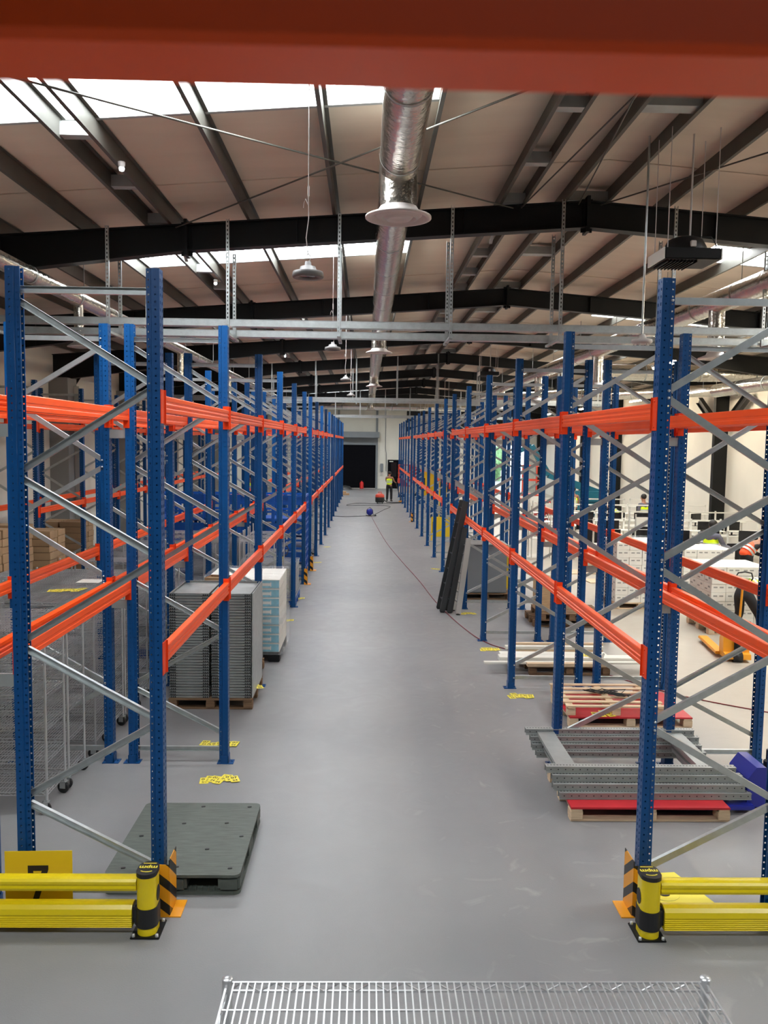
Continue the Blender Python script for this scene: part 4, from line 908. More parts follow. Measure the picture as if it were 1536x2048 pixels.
# timber lengths on a brown pallet, third right bay
wood_pallet('wooden_pallet', 2.46, 12.10, 0, 1.20, 0.85, 'brown wooden pallet under the white and pine lengths', M_woodd, seed=8)
for i, (x, y, z, L, w, h, m, lb) in enumerate(((2.42, 12.06, 0.140, 1.18, 0.10, 0.05, M_woodl, 'pine batten along the front edge of the brown pallet'), (1.80, 12.20, 0.140, 2.45, 0.09, 0.03, M_whitem, 'long thin white strip sticking out left over the brown pallet'),
        (2.05, 12.34, 0.140, 2.30, 0.20, 0.07, M_whitem, 'broad white board at the middle of the brown pallet'), (2.10, 12.58, 0.140, 1.65, 0.18, 0.06, M_whitem, 'white board behind the broad white board'),
        (2.38, 12.82, 0.140, 1.3, 0.12, 0.06, M_woodl, 'pine board among the white boards on the brown pallet'), (2.22, 12.84, 0.205, 1.55, 0.10, 0.05, M_whitem, 'white channel lying on top at the back of the brown pallet'),
        (2.30, 12.96 - 0.0, 0.140, 1.5, 0.07, 0.14, M_woodl, 'rearmost pine batten on the brown pallet'))):
    place('timber_length', MB().bbox(0, L, 0, w, 0, h, 0.004).mesh('timber_length', m), None, (x, y, z), R.uniform(-0.01, 0.02), lb, 'timber', 'white and pine lengths on the brown pallet')
label_pile(3.45, 12.45, 0.212, 4, 0.22, 'on the broad white board')
MB().bar((3.42, 12.02, 0.0), (3.55, 12.08, 0.35), 0.02, 0.03).build('white_prop', M_whitem, None, label='short white stick leaning on the brown pallet', cat='stick')
# brown pallets stack with chipboard box, behind
for k in range(2): wood_pallet('wooden_pallet', 3.18 + 0.1 * k, 15.4 - 0.1 * k, k * 0.14, 1.2, 0.9, ('lower' if k == 0 else 'upper') + ' worn pallet of the pair in the fourth right bay', M_woodd, seed=20 + k)
MB().bbox(0, 0.42, 0, 0.40, 0, 0.62, 0.006).build('wooden_box', M_wood, None, loc=(3.25, 15.5, 0.282), label='tall chipboard box on the pair of worn pallets', cat='box')
# grey cabinet on a pallet
wood_pallet('wooden_pallet', 2.12, 18.1, 0, 1.12, 0.9, 'dark wooden pallet under the grey cabinet', M_woodd, seed=11)
cb_ = thing('metal_cabinet', 'plain grey metal cabinet on a dark pallet behind the ladders', 'cabinet', (2.18, 18.14, 0.139))
MB().bbox(0, 0.94, 0, 0.8, 0, 1.06, 0.012).build('cabinet_body', M_grey, cb_); MB().bbox(0.015, 0.925, -0.014, 0.0, 0.02, 1.04, 0.004).build('cabinet_door', M_grey, cb_); MB().bbox(-0.02, 0.96, -0.03, 0.82, 1.06, 1.075, 0.003).build('cabinet_top', M_galv_dull, cb_)
# ladders leaning against the rack
def ladder(label, x, y, rot, tilt, m, L=2.05, w=0.34, rungs=7):
    t = thing('ladder', label, 'ladder', (x, y, 0), 0); t.rotation_euler = (0, tilt, rot)
    for yy in (0, w): MB().bbox(-0.055, 0.055, yy - 0.02, yy + 0.02, 0.02, L, 0.004).build('ladder_stile', m, t); MB().bbox(-0.04, 0.04, yy - 0.02, yy + 0.02, 0.0, 0.04, 0.004).build('ladder_foot', M_rubber, t)
    for k in range(rungs): MB().bbox(-0.03, 0.03, 0, w, -0.012, 0.012, 0.004).build('ladder_rung', M_alu if m is M_alu else m, t, loc=(0, 0, 0.25 + k * (L - 0.4) / (rungs - 1)))
M_char = mat('charcoal_paint', (0.03, 0.033, 0.035), 0.45)
ladder('charcoal ladder section leaning outermost on the right rack', 1.57, 16.65, 0.1, 0.195, M_char, 2.3, 0.36)
ladder('second charcoal ladder section, just behind the outermost one', 1.72, 16.60, 0.1, 0.16, M_char, 1.75, 0.26)
ladder('aluminium step ladder leaning nearest the fifth right upright', 1.87, 16.42, 0.15, 0.12, M_alu, 1.55, 0.42)

# ------------------------------------------------------------------ foreground wire shelf
fg = wire_cart(1.53, 0.50, 1.712, (1.698, 1.30, 0.9), 'chrome wire shelf unit at the bottom edge, seen from above', posts_r=0.0165, wheels=False, pitch=0.0225)
fg.name = 'wire_shelf_unit'; fg['category'] = 'shelf unit'; fg.location = (-0.42, 2.03, 0)

# ------------------------------------------------------------------ far end of the aisle
def cable(pts, r, m, label, n=5):
    P = [Vector((p[0], p[1], r + 0.0005)) for p in pts]; out = []
    for i in range(len(P) - 1):
        p0 = P[max(i - 1, 0)]; p1 = P[i]; p2 = P[i + 1]; p3 = P[min(i + 2, len(P) - 1)]
        for s_ in range(8):
            t = s_ / 8; out.append(0.5 * ((2 * p1) + (-p0 + p2) * t + (2 * p0 - 5 * p1 + 4 * p2 - p3) * t * t + (-p0 + 3 * p1 - 3 * p2 + p3) * t ** 3))
    out.append(P[-1]); rod('power_cable', out, r, m, label, 'cable', n=n)
cable([(0.28, 38.3), (0.5, 33), (0.75, 28), (1.05, 24), (1.35, 20.5), (1.55, 17.6), (1.85, 15.2), (2.15, 14.0), (2.7, 13.3), (3.6, 12.2), (4.3, 11.2), (5.3, 10.4), (6.0, 10.0)], 0.008, M_cable, 'long dark red cable snaking down the aisle and out under the right rack')
cable([(0.2, 38.6), (-0.5, 38.2), (-1.0, 38.0), (-1.6, 38.4)], 0.012, M_cableb, 'black cable from the blue reel to the left rack')
cable([(0.35, 38.8), (0.9, 42), (1.3, 44.5), (0.2, 45.0), (-1.0, 44.8), (-0.5, 46.4), (0.9, 46.2), (2.0, 47.0)], 0.012, M_cableb, 'loose black cable loops round the red vacuum')
cr_ = thing('cable_reel', 'blue cable reel standing on the floor far down the aisle', 'cable reel', (0.20, 38.6, 0))
MB().lathe([(0.001, -0.10), (0.15, -0.10), (0.15, -0.08), (0.09, -0.07), (0.09, 0.07), (0.15, 0.08), (0.15, 0.10), (0.001, 0.10)], (0, 0, 0.19), 20, axis='Y').build('reel_drum', M_indigo, cr_)
MB().tube([(-0.16, -0.14, 0.012), (-0.14, -0.14, 0.3), (0, -0.14, 0.42), (0.14, -0.14, 0.3), (0.16, -0.14, 0.012)], 0.012, 6).tube([(-0.16, 0.14, 0.012), (0.16, 0.14, 0.012)], 0.012, 6).tube([(0.2, -0.1, 0.04), (0.3, -0.1, 0.05)], 0.04, 8).build('reel_stand', M_rubber, cr_)
vc = thing('vacuum_cleaner', 'red and black drum vacuum cleaner standing beside the man', 'vacuum', (0.80, 46.8, 0))
MB().lathe([(0.001, 0.06), (0.24, 0.06), (0.26, 0.14), (0.26, 0.33), (0.24, 0.36)], n=24).build('vacuum_drum', M_rubber, vc)
MB().lathe([(0.25, 0.34), (0.26, 0.42), (0.22, 0.50), (0.12, 0.55), (0.001, 0.55)], n=24).tube([(-0.1, 0, 0.52), (-0.09, 0, 0.62), (0.09, 0, 0.62), (0.1, 0, 0.52)], 0.02, 8).build('vacuum_lid', M_redo, vc)
for a in range(4): MB().lathe([(0.001, -0.02), (0.05, -0.02), (0.05, 0.02), (0.001, 0.02)], (0.2 * math.cos(a * PI / 2 + 0.8), 0.2 * math.sin(a * PI / 2 + 0.8), 0.05), 12, axis='X').build('vacuum_wheel', M_rubber, vc)
MB().tube([(0.24, 0, 0.2), (0.4, 0.1, 0.06), (0.7, 0.2, 0.03), (1.1, 0.4, 0.03), (1.5, 0.6, 0.05)], 0.025, 8).build('vacuum_hose', M_rubber, vc)
ex = thing('fire_extinguisher', 'red fire extinguisher standing in front of the black shutter', 'extinguisher', (-0.30, 61.2, 0))
MB().lathe([(0.001, 0.0), (0.14, 0.01), (0.145, 0.04), (0.145, 0.40), (0.10, 0.5), (0.04, 0.53), (0.04, 0.57)], n=20).build('cylinder_body', M_redp, ex); MB().bbox(-0.08, 0.08, -0.02, 0.02, 0.57, 0.62, 0.006).build('valve', M_black, ex)
MB().tube([(0.04, 0, 0.58), (0.13, 0, 0.5), (0.15, 0, 0.2)], 0.012, 6).build('hose', M_black, ex)
MB().lathe([(0.001, 0.30), (0.35, 0.24), (0.52, 0.08), (0.55, 0.0)], n=14).build('dark_sack', M_char, None, loc=(-1.5, 59.9, 0), label='dark slumped sack left of the shutter', cat='sack')
MB().bbox(0, 0.7, 0, 0.5, 0, 0.12, 0.01).bbox(0.1, 0.5, 0.1, 0.4, 0.12, 0.24, 0.01).build('wood_scrap', M_wood, None, loc=(-1.75, 53.5, 0), label='brown offcuts on the floor beside the far left upright', cat='offcuts')
# wall control boxes and conduit by the shutter
bx_ = thing('control_box', 'grey control boxes on the far wall right of the shutter', 'control box', (1.05, YW1 - 0.08, 1.1))
MB().bbox(0, 0.22, 0, 0.08, 0.15, 0.75, 0.01).build('box_body', M_grey, bx_); MB().bbox(0.06, 0.2, 0, 0.06, -0.1, 0.1, 0.01).build('isolator', M_whitep, bx_)
rod('conduit', [(1.42, YW1 - 0.03, 6.0), (1.42, YW1 - 0.03, 2.9), (1.48, YW1 - 0.03, 2.6), (1.48, YW1 - 0.03, 1.3)], 0.02, M_grey, 'thin grey conduit running down the far wall', 'conduit')
# orange lift with cage at the far end of the aisle
lf = thing('personnel_lift', 'red orange lift with a cage basket behind the man, at the right rack end', 'lift', (2.05, 50.6, 0))
MB().bbox(0, 1.3, 0, 0.8, 0.35, 0.75, 0.04).build('lift_chassis', M_woodl, lf)
for a in (0.2, 1.1): MB().lathe([(0.001, -0.06), (0.2, -0.06), (0.2, 0.06), (0.001, 0.06)], (a, -0.02, 0.2), 18, axis='Y').build('lift_wheel', M_rubber, lf)
MB().bbox(-0.1, 1.3, 0.0, 0.8, 0.95, 1.22, 0.02).bbox(0.1, 1.2, 0.2, 0.6, 0.7, 0.97, 0.02).build('lift_platform', M_redo, lf)
cg = MB()
for x in (-0.05, 0.25, 0.6, 0.95, 1.25): cg.bar((x, 0.05, 1.2), (x, 0.05, 2.05), 0.05, 0.05); cg.bar((x, 0.75, 1.2), (x, 0.75, 2.05), 0.04, 0.04)
for z in (1.55, 2.05): cg.bar((-0.05, 0.05, z), (1.25, 0.05, z), 0.05, 0.05); cg.bar((-0.05, 0.75, z), (1.25, 0.75, z), 0.05, 0.05); cg.bar((-0.05, 0.05, z), (-0.05, 0.75, z), 0.05, 0.05)
cg.box(0.6, 1.25, 0.1, 0.14, 1.2, 2.0); cg.build('basket_cage', M_redo, lf)
# yellow boards hung in the right rack and yellow wrapped goods
for (x, y, z, w, h, lb) in ((2.28, 33.4, 1.3, 0.5, 0.95, 'tall yellow board standing in the far right rack'), (2.95, 33.5, 1.25, 0.42, 0.95, 'second tall yellow board beside the first'), (2.3, 29.0, 0.15, 0.75, 0.7, 'yellow crate side with a black mark, low in the right rack'), (3.05, 18.9, 0.1, 0.28, 1.0, 'yellow post box behind the grey cabinet')):
    t = thing('yellow_board', lb, 'board', (x, y, z)); MB().bbox(0, w, 0, 0.04, 0, h, 0.008).build('board_face', M_signy, t); MB().box(0.05, 0.09, -0.003, 0.0, h * 0.2, h * 0.75).build('board_mark', M_ink, t)
    if z > 0.02: MB().box(0, 0.04, 0, 0.04, -z, 0).box(w - 0.04, w, 0, 0.04, -z, 0).build('board_leg', M_signy, t)
pallet_truck('yellow pallet truck parked in the left rack before the walkway gap', -1.95, 19.40, PI / 2, M_yellow, 0.95)

# ------------------------------------------------------------------ packing side on the right
CW = carton(0.265, 0.34, 0.155, M_white, 'carton', 'marks')
def carton_block(x, y, z0, nx, ny, nz, where, rot=0):
    for k in range(nz):
        for i in range(nx):
            for j in range(ny):
                place('carton', CW, None, (x + i * 0.27 + R.uniform(-0.004, 0.004), y + j * 0.345 + R.uniform(-0.004, 0.004), z0 + k * 0.158), 0, 'white carton %s, %s, %s column, %s row' % (where, lev(k, nz), ORD[i], ORD[j]), 'carton', 'white cartons ' + where)
for (x, y, nx, ny, nz, w_) in ((6.30, 14.9, 4, 3, 7, 'nearest the right edge'), (5.25, 17.2, 4, 3, 8, 'behind the second right frames'), (6.75, 17.4, 4, 3, 7, 'in front of the two kneeling workers')):
    wood_pallet('wooden_pallet', x - 0.02, y - 0.02, 0, nx * 0.27 + 0.04, ny * 0.345 + 0.04, 'pine pallet under the white carton block ' + w_, M_woodl, seed=int(x * 7)); carton_block(x, y, 0.14, nx, ny, nz, w_)
for (x, y, z, w, d, w_) in ((5.25, 17.2, 1.41, 1.08, 1.04, 'the block behind the second right frames'), (6.75, 17.4, 1.255, 1.08, 1.04, 'the block before the kneeling workers')):
    v = []; f = []; n = 8
    for a in range(n + 1):
        for b in range(n + 1): v.append((x + w * a / n, y + d * b / n, z + 0.015 + 0.02 * R.random()))
    for a in range(n):
        for b in range(n): f.append((a * (n + 1) + b, (a + 1) * (n + 1) + b, (a + 1) * (n + 1) + b + 1, a * (n + 1) + b + 1))
    MB().add(v, f).build('stretch_wrap', M_wrap, None, label='crinkled clear film over ' + w_, cat='wrap')
pallet_truck('yellow pallet truck with a black grip in front of the white cartons', 6.00, 13.25, -PI / 2 - 0.15, M_gold, 1.50)
# benches, monitors, chairs
def bench():
    t = thing('packing_bench', 'x', 'bench', group='white packing benches'); w, d = 1.7, 0.8
    MB().bbox(0, w, 0, d, 0.72, 0.755, 0.006).build('bench_top', M_whitem, t)
    for x in (0.03, w - 0.03):
        for y in (0.03, d - 0.03): MB().box(x - 0.025, x + 0.025, y - 0.025, y + 0.025, 0, 0.72).build('bench_leg', M_whitem, t)
    for x in (0.03, w / 2, w - 0.03): MB().box(x - 0.02, x + 0.02, d - 0.04, d, 0.755, 1.45).build('bench_upright', M_whitem, t)
    MB().bbox(0, w, d - 0.3, d, 1.12, 1.14, 0.003).box(0, w, d - 0.04, d, 1.38, 1.42).build('bench_shelf', M_whitem, t)
    return freeze(t)
b0 = bench()
bs = [(6.2 + 1.85 * i, y) for y in (21.8, 24.6, 27.4, 30.4) for i in range(3)]
for i, (x, y) in enumerate(bs):
    lb = 'white packing bench, %s row from the viewer, %s from the left' % (ORD[i // 3], ORD[i % 3])
    if i == 0: b0.location = (x, y, 0); b0['label'] = lb
    else: dup(b0, (x, y, 0), 0, lb)
mo = thing('computer_monitor', 'x', 'monitor', group='monitors on the packing benches')
MB().bbox(-0.24, 0.24, -0.02, 0.02, 0.12, 0.42, 0.006).build('monitor_casing', M_blackpl, mo); MB().box(-0.225, 0.225, -0.0215, -0.02, 0.14, 0.405).build('monitor_screen', M_glass, mo)
MB().bbox(-0.12, 0.12, -0.08, 0.08, 0, 0.012, 0.003).box(-0.02, 0.02, 0.0, 0.03, 0.01, 0.2).build('monitor_stand', M_blackpl, mo); freeze(mo)
for i, (x, y) in enumerate(bs):
    for j, dx in enumerate((0.4, 1.2)):
        lb = 'black monitor on the bench in row %s, %s bench, %s side' % (('one', 'two', 'three', 'four')[i // 3], ORD[i % 3], ('left', 'right')[j])
        if i == 0 and j == 0: mo.location = (x + dx, y + 0.35, 0.756); mo['label'] = lb
        else: dup(mo, (x + dx, y + 0.35, 0.756), R.uniform(-0.6, 0.6), lb)
sc_ = thing('computer_monitor', 'grey monitor with a lit screen turned to the viewer in the first bench row', 'monitor', (9.05, 21.95, 0.756), 0.3)
MB().bbox(-0.22, 0.22, -0.02, 0.02, 0.10, 0.42, 0.01).build('monitor_casing', M_grey, sc_); MB().box(-0.19, 0.19, -0.0225, -0.02, 0.14, 0.39).build('monitor_screen', M_screen, sc_); MB().box(-0.02, 0.02, -0.02, 0.02, 0.0, 0.12).box(-0.1, 0.1, -0.07, 0.07, 0, 0.01).box(-0.1, 0.08, -0.0235, -0.0225, 0.28, 0.34).build('monitor_stand', M_black, sc_)
ch = thing('office_chair', 'x', 'chair', group='black office chairs')
MB().bbox(-0.24, 0.24, -0.23, 0.23, 0.44, 0.51, 0.03).build('seat', M_trous, ch)
MB().bbox(-0.22, 0.22, -0.03, 0.03, 0.58, 1.02, 0.04, M=Matrix.Translation((0, -0.24, 0)) @ Matrix.Rotation(0.1, 4, 'X')).build('backrest', M_trous, ch)
MB().tube([(0, 0, 0.1), (0, 0, 0.45)], 0.03, 10).tube([(0, -0.2, 0.45), (0, -0.27, 0.6)], 0.02, 8).build('gas_post', M_black, ch)
q = MB()
for k in range(5): a = 2 * PI * k / 5; q.bar((0, 0, 0.1), (0.28 * math.cos(a), 0.28 * math.sin(a), 0.07), 0.04, 0.03); q.lathe([(0.001, -0.02), (0.03, -0.02), (0.03, 0.02), (0.001, 0.02)], (0.28 * math.cos(a), 0.28 * math.sin(a), 0.03), 8, axis='X')
q.build('chair_base', M_black, ch); freeze(ch)
cs = [(7.0, 21.1), (8.2, 21.3), (9.2, 20.9), (10.6, 21.2), (6.7, 23.9), (8.4, 23.8), (9.9, 24.0), (7.3, 26.7), (9.0, 26.6), (10.7, 26.8), (7.1, 29.8), (11.0, 29.6)]
for i, (x, y) in enumerate(cs):
    lb = 'black office chair before the white benches, %s counting row by row' % ORD[i]
    if i == 0: ch.location = (x, y, 0); ch['label'] = lb
    else: dup(ch, (x, y, 0), R.uniform(-1, 1), lb)
# white bin-like open frame racks beyond the right rear rack
fw = thing('frame_trolley', 'tall light frame trolley with a pale board near its top', 'trolley', (6.6, 20.2, 0))
for x, y in ((0, 0), (0.55, 0), (1.0, 0), (0, 0.5), (1.0, 0.5)): MB().box(x - 0.015, x + 0.015, y - 0.015, y + 0.015, 0.05, 1.75).build('frame_post', M_alu, fw)
MB().box(0, 1, -0.01, 0.01, 1.45, 1.68).build('frame_board', M_whitem, fw); MB().box(0, 1, 0, 0.5, 0.6, 0.62).box(0, 1, 0, 0.5, 1.1, 1.12).build('frame_shelf', M_whitem, fw)
freeze(fw); dup(fw, (4.95, 24.6, 0), 0, 'light frame trolley behind the third right frames'); dup(fw, (4.95, 28.0, 0), 0, 'light frame trolley far behind the right racks')
bk = thing('waste_bin', 'round pale grey bin under the benches behind the black chairs', 'bin', (8.3, 20.7, 0)); MB().lathe([(0.001, 0.0), (0.2, 0.0), (0.26, 0.5), (0.27, 0.52), (0.25, 0.52), (0.19, 0.02)], n=24).build('bin_body', M_galv_dull, bk)
# red crates
RC = MB()
for z in (0.0, 0.14, 0.27): RC.bbox(0, 0.55, 0, 0.38, z, z + 0.05, 0.006)
for x in (0, 0.17, 0.34, 0.51): RC.box(x, x + 0.04, 0, 0.38, 0, 0.3)
RC = RC.mesh('plastic_crate', M_redp)
for k in range(4): place('plastic_crate', RC, None, (6.4, 31.2, 0.7 + 0.0 + k * 0.33 - 0.7), 0, 'red slatted crate, %s of the tower far behind the right racks' % ('bottom', 'second', 'third', 'top')[k], 'crate', 'red crates')
# boom lift, teal
bl_ = thing('boom_lift', 'teal boom lift with a raised arm and red basket by the right wall', 'lift', (9.6, 36.5, 0))
MB().bbox(-0.9, 0.9, -0.6, 0.6, 0.35, 0.9, 0.05).bbox(-0.7, 0.8, -0.5, 0.5, 0.9, 1.4, 0.08).build('lift_chassis', M_teal, bl_)
for x in (-0.7, 0.7):
    for y in (-0.62, 0.62): MB().lathe([(0.001, -0.12), (0.33, -0.12), (0.36, -0.08), (0.36, 0.08), (0.33, 0.12), (0.001, 0.12)], (x, y, 0.36), 20, axis='Y').build('lift_wheel', M_rubber, bl_)
MB().bar((0.7, 0, 1.3), (-1.6, 0, 2.1), 0.3, 0.3).build('lower_arm', M_teal, bl_); MB().bar((-1.6, 0, 2.1), (-2.4, 0, 3.35), 0.24, 0.24).build('middle_arm', M_teal, bl_)
MB().bar((-2.4, 0, 3.35), (-3.2, 0, 3.0), 0.2, 0.2).build('upper_arm', M_teal, bl_)
bk_ = MB()
for x in (-3.0, -2.2):
    for y in (-0.5, 0.5): bk_.bar((x, y - 0.9, 1.2), (x, y - 0.9, 2.5), 0.05, 0.05)
for z in (1.25, 1.9, 2.5): bk_.bar((-3.0, -1.4, z), (-2.2, -1.4, z), 0.05, 0.05); bk_.bar((-3.0, -0.4, z), (-2.2, -0.4, z), 0.05, 0.05); bk_.bar((-3.0, -1.4, z), (-3.0, -0.4, z), 0.05, 0.05)
bk_.box(-3.0, -2.2, -1.4, -0.4, 1.15, 1.3); bk_.build('basket_cage', M_redo, bl_)
# chipboard sheets on the floor
for i, (x, y, w, d) in enumerate(((5.6, 20.4, 1.2, 0.6), (5.3, 21.8, 0.9, 0.7), (6.0, 23.0, 1.3, 0.5))):
    place('chipboard_sheet', MB().bbox(0, w, 0, d, 0, 0.02, 0.003).mesh('chipboard_sheet', M_woodl), None, (x, y, 0.0), R.uniform(-0.3, 0.3), 'pale chipboard sheet on the floor behind the right racks, %s from the viewer' % ORD[i], 'sheet', 'chipboard sheets')
# folded blue-white duct bend end
bd = thing('duct_bend', 'wrapped duct elbow turning down towards the viewer near the right wall', 'duct', (9.6, 13.9, 4.95))
MB().tube([(0, 0.1, 0), (0, -0.1, -0.02), (-0.1, -0.25, -0.1), (-0.3, -0.3, -0.25)], 0.185, 20).build('duct_pipe', M_foil, bd)

# ------------------------------------------------------------------ people
def skin_obj(name, verts, edges, radii, m, parent, sub=2):
    me = bpy.data.meshes.new(name); me.from_pydata(verts, edges, []); o = bpy.data.objects.new(name, me); C.objects.link(o); o.parent = parent
    md_ = o.modifiers.new('skin', 'SKIN'); me.materials.append(m)
    md_.use_smooth_shade = True
    for i, r in enumerate(radii):
        rr = r if isinstance(r, tuple) else (r, r); me.skin_vertices[0].data[i].radius = rr; me.skin_vertices[0].data[i].use_root = (i == 0)
    s = o.modifiers.new('sub', 'SUBSURF'); s.levels = sub; s.render_levels = sub
    return o
def person(label, x, y, rot, pose, vest, trousers, sleeves=None, hair=M_hair, group=None):
    """pose: dict of joints in metres, person faces +y before rotation"""
    t = thing('person', label, 'person', (x, y, 0), rot, group); P = pose
    names = ['pelvis', 'waist', 'chest', 'neck', 'head', 'crown', 'sh_l', 'el_l', 'wr_l', 'ha_l', 'sh_r', 'el_r', 'wr_r', 'ha_r', 'hip_l', 'kn_l', 'an_l', 'to_l', 'hip_r', 'kn_r', 'an_r', 'to_r']
    rad = [(0.13, 0.10), (0.12, 0.09), (0.14, 0.10), 0.055, (0.078, 0.092), (0.062, 0.078), 0.058, 0.042, 0.028, 0.034, 0.058, 0.042, 0.028, 0.034, 0.085, 0.06, 0.042, 0.036, 0.085, 0.06, 0.042, 0.036]
    ix = {n: i for i, n in enumerate(names)}
    E = [('pelvis', 'waist'), ('waist', 'chest'), ('chest', 'neck'), ('neck', 'head'), ('head', 'crown'), ('chest', 'sh_l'), ('sh_l', 'el_l'), ('el_l', 'wr_l'), ('wr_l', 'ha_l'), ('chest', 'sh_r'), ('sh_r', 'el_r'), ('el_r', 'wr_r'), ('wr_r', 'ha_r'),
         ('pelvis', 'hip_l'), ('hip_l', 'kn_l'), ('kn_l', 'an_l'), ('an_l', 'to_l'), ('pelvis', 'hip_r'), ('hip_r', 'kn_r'), ('kn_r', 'an_r'), ('an_r', 'to_r')]
    V = [P[n] for n in names]; EE = [(ix[a], ix[b]) for a, b in E]
    # five separate fingers per hand, rooted in the palm
    for s in ('l', 'r'):
        h = Vector(P['ha_' + s]); w = Vector(P['wr_' + s]); d = (h - w).normalized(); side = d.cross(Vector((0, 1, 0.2))).normalized()
        for k, (off, ln) in enumerate(((-0.026, 0.075), (-0.009, 0.085), (0.009, 0.08), (0.026, 0.062))):
            b = h + d * 0.01 + side * off; m_ = b + d * ln * 0.55; e = m_ + (d * 0.75 + Vector((0, 0.35, -0.2))).normalized() * ln * 0.45
            i0 = len(V); V += [tuple(b), tuple(m_), tuple(e)]; rad += [0.010, 0.009, 0.007]; EE += [(ix['ha_' + s], i0), (i0, i0 + 1), (i0 + 1, i0 + 2)]
        sg = 1 if s == 'l' else -1; b = w + (h - w) * 0.5 + side * 0.035; e = b + (d + side * 0.8).normalized() * 0.05
        i0 = len(V); V += [tuple(b), tuple(e)]; rad += [0.011, 0.009]; EE += [(ix['wr_' + s], i0), (i0, i0 + 1)]
    skin_obj('body', V, EE, rad, M_skin, t)
    hd_ = Vector(P['head']); up = (Vector(P['crown']) - hd_).normalized(); fw_ = Vector(P.get('face', (0, 1, 0))).normalized(); rt = fw_.cross(up)
    fm = MB()
    fm.tube([hd_ + fw_ * 0.088 + up * 0.025, hd_ + fw_ * 0.112 - up * 0.012], [0.008, 0.014], 8)     # nose
    for s in (-1, 1): fm.tube([hd_ + rt * 0.082 * s + up * 0.02, hd_ + rt * 0.090 * s - up * 0.025], [0.014, 0.010], 8)   # ears
    fm.build('face_features', M_skin, t)
    ey = MB()
    for s in (-1, 1): ey.lathe([(0.001, 0.009), (0.008, 0.005), (0.010, 0), (0.001, -0.006)], hd_ + fw_ * 0.086 + rt * 0.032 * s + up * 0.03, 8)
    ey.build('eyes', M_ink, t); MB().tube([hd_ + fw_ * 0.092 - up * 0.045 - rt * 0.022, hd_ + fw_ * 0.092 - up * 0.045 + rt * 0.022], 0.005, 6).build('mouth', M_redp, t)
    hm = bmesh.new(); bmesh.ops.create_uvsphere(hm, u_segments=16, v_segments=10, radius=0.108)
    bmesh.ops.transform(hm, matrix=Matrix.Translation(hd_ + up * 0.055 - fw_ * 0.022) @ Matrix.Diagonal((0.88, 0.98, 0.92, 1)), verts=hm.verts)
    me = bpy.data.meshes.new('hair'); hm.to_mesh(me); hm.free(); me.materials.append(hair); [setattr(p, 'use_smooth', True) for p in me.polygons]; place('hair', me, t)
    # trousers
    tn = ['pelvis', 'hip_l', 'kn_l', 'an_l', 'hip_r', 'kn_r', 'an_r']; w_ = Vector(P['pelvis']).lerp(Vector(P['waist']), 0.7)
    skin_obj('trousers', [P[n] for n in tn] + [tuple(w_)], [(0, 1), (1, 2), (2, 3), (0, 4), (4, 5), (5, 6), (0, 7)], [(0.15, 0.115), 0.105, 0.078, 0.066, 0.105, 0.078, 0.066, (0.14, 0.105)], trousers, t)
    # shirt / sleeves
    if sleeves:
        sn = ['chest', 'sh_l', 'el_l', 'sh_r', 'el_r', 'waist']; wl = Vector(P['el_l']).lerp(Vector(P['wr_l']), 0.85); wr_ = Vector(P['el_r']).lerp(Vector(P['wr_r']), 0.85)
        skin_obj('shirt', [P[n] for n in sn] + [tuple(wl), tuple(wr_)], [(0, 1), (1, 2), (0, 3), (3, 4), (0, 5), (2, 6), (4, 7)], [(0.155, 0.115), 0.07, 0.055, 0.07, 0.055, (0.135, 0.10), 0.04, 0.04], sleeves, t)
    vn = ['chest', 'waist', 'pelvis', 'sh_l', 'sh_r']; vv = [Vector(P[n]) for n in vn]; vv[2] = vv[1].lerp(vv[2], 0.9); vv[3] = vv[0].lerp(vv[3], 0.72); vv[4] = vv[0].lerp(vv[4], 0.72)
    nk = Vector(P['chest']).lerp(Vector(P['neck']), 0.35)
    skin_obj('vest', [tuple(v) for v in vv] + [tuple(nk)], [(0, 1), (1, 2), (0, 3), (0, 4), (0, 5)], [(0.175, 0.135), (0.16, 0.13), (0.175, 0.14), 0.085, 0.085, 0.08], vest, t)
    a = Vector(P['waist']); b = Vector(P['chest']); d = (b - a).normalized()
    for f in (0.1, 0.45):
        c = a + (b - a) * f; q_ = MB(); n = 20; u = Vector((1, 0, 0)); w2 = d.cross(u).normalized()
        rg = [[c + d * h_ + u * 0.182 * math.cos(2 * PI * k / n) + w2 * 0.146 * math.sin(2 * PI * k / n) for k in range(n)] for h_ in (-0.025, 0.025)]
        q_.add(rg[0] + rg[1], [(k, (k + 1) % n, n + (k + 1) % n, n + k) for k in range(n)], 0, True); q_.build('reflective_band', M_refl, t)
    for s in ('l', 'r'): an = Vector(P['an_' + s]); to = Vector(P['to_' + s]); q_ = MB(); q_.tube([an - (to - an) * 0.4 + Vector((0, 0, -0.035)), an + Vector((0, 0, -0.03)), to + Vector((0, 0, -0.0))], [0.040, 0.048, 0.038], 10); q_.build('shoe', M_rubber, t)
    return t
